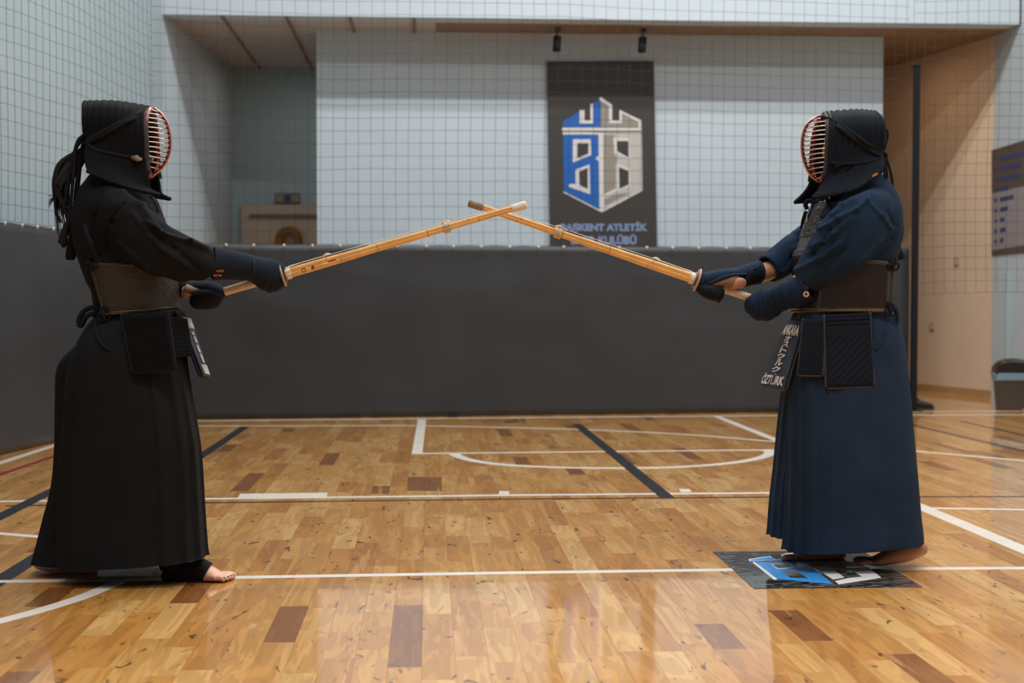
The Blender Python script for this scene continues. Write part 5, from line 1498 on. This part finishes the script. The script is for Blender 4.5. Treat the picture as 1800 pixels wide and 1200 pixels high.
for k, c in enumerate(kz):
    v1, v0 = vv_[k], vv_[k + 1]
    u0, u1 = (.34, .70)
    text_on(lt, c, S2, u0 - .04 * (k == 5), u1, v0 + .004, v1 - .002, bold=.03)
text_on(lt, 'ÖZT', S2, .04, .46, .035, .185, bold=.035)
text_on(lt, 'Ü', S2, .48, .64, .035, .185, bold=.0)
text_on(lt, 'RK', S2, .66, .98, .035, .155, bold=.035)
lt.obj('lettering', M_STAGW, cfl)

def pl_r(th, t):
    d = 0
    for c, w_, a in ((.05, .22, .06), (.30, .24, .07), (.58, .28, .07), (.90, .30, .05), (1.25, .5, .035), (1.95, .5, .042), (2.6, .4, .03), (5.4, .4, .05), (5.85, .4, .05)):
        q = (th - c) % (2 * pi)
        if q < w_: d += a * (q / w_)
    return d * (0.2 + 0.8 * t) - .02
h1 = hakama_tube(f, [(1560, 540, 1402, 544, .045, .125), (1578, 570, 1398, 575, .05, .148), (1586, 610, 1392, 610, .06, .165), (1592, 655, 1386, 655, .07, .16), (1600, 740, 1384, 740, .08, .155), (1607, 820, 1384, 820, .09, .155), (1614, 900, 1382, 900, .09, .155), (1619, 938, 1380, 955, .09, .16), (1620, 950, 1379, 966, .09, .16)], pl_r, seed=2)
h2 = hakama_tube(f, [(1550, 545, 1400, 545, -.05, .145), (1560, 575, 1392, 575, -.05, .15), (1560, 610, 1386, 610, -.06, .15), (1560, 655, 1379, 655, -.07, .15), (1560, 740, 1369, 740, -.08, .145), (1560, 820, 1361, 820, -.09, .145), (1560, 880, 1355, 880, -.09, .145), (1560, 930, 1352, 930, -.09, .15), (1560, 945, 1351, 940, -.09, .15)], pl_r, seed=6)
m = MB(); m.add(*h1); m.add(*h2)
hakR = m.obj('pleated_trousers', M_NAVYH, f.root, True)
trh = bvh(hakR)
cordtube(hit_path(f, trh, [(1536, 560), (1537, 595), (1538, 613), (1550, 600), (1562, 570), (1566, 545)], .003, .14), .0045, M_NAVYH, 'side_opening_hem', hakR, .6, 60)
kn = MB(); kn.add(*tube([tuple(f.L(x, y, .14)) + (.012, .009) for x, y in ((1556, 552), (1560, 540), (1572, 538), (1578, 560), (1570, 575))], 10, 30)); kn.obj('waist_knot', M_NAVYH, hakR, True)

HR = dict(hc=(1492, 255), rib=.0030, b0=.33, bw=.024, drop=-.004,
    rows=[((1552, 299), (1498, 334), (1428, 347), .16, .185, .125),
          ((1553, 290), (1500, 320), (1440, 334), .15, .165, .115),
          ((1553, 280), (1503, 300), (1449, 318), .125, .135, .106),
          ((1552, 268), (1505, 276), (1453, 296), .105, .120, .104),
          ((1556, 250), (1506, 254), (1455, 270), .112, .124, .106),
          ((1557, 232), (1506, 232), (1456, 245), .116, .126, .104),
          ((1556, 216), (1506, 214), (1457, 224), .104, .114, .094),
          ((1550, 205), (1505, 202), (1457, 209), .072, .080, .066),
          ((1541, 198), (1504, 195), (1452, 199), .0, .0, .0)],
    center=[(1444, 203), (1434, 207), (1422, 216), (1414, 232), (1411, 252), (1413, 275), (1421, 299), (1432, 313), (1443, 319)],
    rim=[(1444, 205, .0), (1450, 207, .045), (1454, 216, .082), (1455, 234, .098), (1455, 258, .102), (1454, 282, .098), (1451, 300, .076), (1446, 311, .045), (1443, 318, .01)],
    throat=[(1448, 308), (1446, 326), (1440, 346), (1436, 362)], throat_w=[(.05, .012), (.065, .013), (.06, .013), (.04, .010)])
Hm, H0, trH, fullR = helmet(f, HR, M_QNAVY, M_CORD)
for pts, r in (([(1444, 205), (1470, 214), (1500, 235), (1530, 256), (1552, 271)], .0075), ([(1450, 208), (1472, 221), (1498, 241), (1526, 261), (1550, 275)], .0075)):
    cordtube([p - H0 for p in on_helmet(f, trH, pts, .010, .06)], r, M_CORD, 'tie_cord', Hm, .6)
cordtube([p - H0 for p in on_helmet(f, trH, [(1550, 277), (1530, 284), (1505, 287), (1480, 288), (1452, 286)], .009, .1)], .005, M_CORD, 'tie_cord', Hm, .8)
cordtube([p - H0 for p in on_helmet(f, trH, [(1449, 292), (1465, 292), (1480, 290), (1500, 288)], .010, .1)], .005, M_CORD, 'tie_cord', Hm, .8)
cordtube([p - H0 for p in on_helmet(f, trH, [(1449, 284), (1462, 286), (1478, 288)], .010, .1)], .006, M_CORD, 'tie_cord', Hm, .8)
kb = MB()
for a in range(3):
    kb.add(*tube([tuple(f.L(1554 + 4 * cos(t), 275 + 6 * sin(t), .02 + .03 * a) - H0) + (.007,) for t in [2 * pi * s / 12 for s in range(13)]], 8))
kb.obj('cord_knot', M_CORD, Hm, True)
for pts in ([(1553, 274, .06), (1560, 284, .06), (1566, 305, .06), (1569, 325, .06), (1571, 345, .06), (1578, 370, .05)], [(1553, 274, .03), (1557, 290, .03), (1560, 315, .03), (1564, 340, .03), (1574, 365, .02)],
            [(1554, 262, .0), (1560, 240, .0), (1558, 228, .0), (1554, 250, .0), (1553, 270, .0)], [(1553, 276, .09), (1555, 290, .09), (1556, 310, .09), (1561, 335, .09)]):
    cordtube([f.L(*p) - H0 for p in pts], .0052, M_CORD, 'hanging_cord', Hm, .8, 40)
mk('tassel', *tube([tuple(f.L(x, y, -.02) - H0) + (r,) for x, y, r in ((1578, 430, .005), (1580, 440, .012), (1583, 452, .018), (1584, 456, .012))], 12, 12, up=V((1, 0, 0)), mod=lambda th, t: 1 + .12 * sin(th * 6)), M_CORD, Hm)
cordtube([f.L(x, y, -.02) - H0 for x, y in ((1574, 365), (1586, 390), (1584, 415), (1579, 432))], .005, M_CORD, 'hanging_cord', Hm, .8, 30)
# small gold stitched mark on the shoulder flap
for x, y in ((1535, 309), (1538, 307), (1541, 305.5)): 
    q = f.hit(trH, x, y, .009)
    if q: MB().box(q - H0 - V((.003, .002, .004)), q - H0 + V((.003, .002, .004))).obj('stitched_mark', M_ORNG, Hm)

# gloves of the navy figure
gn = glove(f, 'padded_glove', [(1419, 503, .125, .054, .059), (1400, 513, .105, .054, .057), (1380, 520, .08, .052, .053), (1366, 526, .06, .050, .051), (1352, 533, .035, .054, .060), (1338, 537, .018, .054, .060), (1324, 534, .008, .044, .046), (1315, 530, .004, .028, .030), (1311, 528, 0, .008, .010)],
           M_GLOVEN, [(.06, .02), (.16, .02), (.26, .02), (.36, .02), (.42, .014), (.50, .012), (.62, .012), (.76, .012)], f.root, 5.0, .075)
trg = bvh(gn)
p = f.hit(trg, 1417, 517, .002)
if p:
    m = MB(); R = []
    for rr_ in (.0115, .0085):
        R.append([ (f.hit(trg, 1417 + rr_ * 463 * cos(t), 517 + rr_ * 463 * sin(t), .002) or p) for t in [2 * pi * k / 20 for k in range(20)]])
    m.add(*rings(R, True, False, False)); m.add(R[1], [tuple(range(20))]); m.obj('round_badge', M_STAGW, gn)
    decal(f, trg, 1415.2, 515.2, 3.6, 3.6, M_GLOVEN, 'badge_mark', gn, out=.003)
decal(f, trg, 1425, 520.5, 9.5, 5, M_ORNG, 'orange_tag', gn, out=.002)
# far glove: back of the hand over the grip, tan palm opening, curled fingers below, laced cuff
gf = glove(f, 'padded_glove', [(1335, 477, -.085, .042, .043), (1318, 479, -.072, .040, .036), (1300, 482, -.050, .036, .030), (1288, 482, -.034, .036, .024), (1272, 484, -.016, .042, .026), (1255, 489, -.006, .045, .030), (1240, 494, -.0, .042, .032), (1229, 498, .0, .034, .026), (1224, 500, 0, .012, .010)],
           M_GLOVEN, [(.06, .018), (.14, .018), (.22, .018), (.30, .018), (.38, .018), (.8, .02)], f.root, 9.0, .06)
mk('palm_leather', *tube(f.path([(1298, 494, .012, .012, .020), (1284, 495, .026, .016, .024), (1268, 496, .034, .014, .016), (1252, 500, .034, .012, .009), (1240, 502, .030, .008, .005)]), 18, 20), M_PALM, gf)
mk('palm_rim', *tube(f.path([(1312, 482, -.02, .006), (1298, 483, .012, .006), (1286, 484, .032, .007), (1274, 487, .044, .007), (1262, 492, .046, .007), (1250, 497, .042, .007), (1236, 501, .03, .006)]), 8, 40), M_GLOVEN, gf)
o = mk('palm_skin', *tube(f.path([(1310, 497, .0, .006, .012), (1303, 497, .012, .014, .020), (1294, 498, .024, .014, .020), (1287, 499, .026, .010, .020), (1285, 499, .022, .006, .018)]), 18, 18), M_SKIN2, gf); o['label'] = 'bare palm showing through the glove opening'
mk('glove_fingers', *tube(f.path([(1270, 516, .03, .008, .010), (1266, 516, .032, .024, .028), (1254, 514, .034, .030, .031), (1242, 511, .028, .030, .027), (1230, 506, .016, .022, .019), (1224, 502, .006, .008, .008)]), 28, 30), M_DGLV, gf)
mk('fingers_rim', *tube(f.path([(1268, 504, .045, .004), (1272, 512, .045, .004), (1269, 524, .04, .004), (1262, 531, .03, .004)]), 8, 20), M_CORD, gf)
mk('laced_gusset', *tube(f.path([(1334, 486, -.075, .022, .030), (1318, 488, -.058, .026, .031), (1303, 493, -.030, .022, .028), (1297, 496, -.018, .010, .018)]), 18, 16), M_DGLV, gf)
# cuff lacing
lm = MB()
for k in range(11):
    x = 1298 + k * 3.6; y0 = 487 - k * .9; lm.add(*tube(f.path([(x, y0 - 4, -.030, .0028), (x + 1.5, y0 + 4, -.024, .0034), (x + 3, y0 + 12, -.030, .0032), (x + 3.5, y0 + 17, -.036, .0026)]), 6, 10))
lm.add(*tube(f.path([(1296 + k * 3.9, 485 - k * 1.6 + (3 if k % 2 else 0), -.034, .0035) for k in range(12)]), 6, 60))
o = lm.obj('cuff_lacing', M_CORD, gf, True)
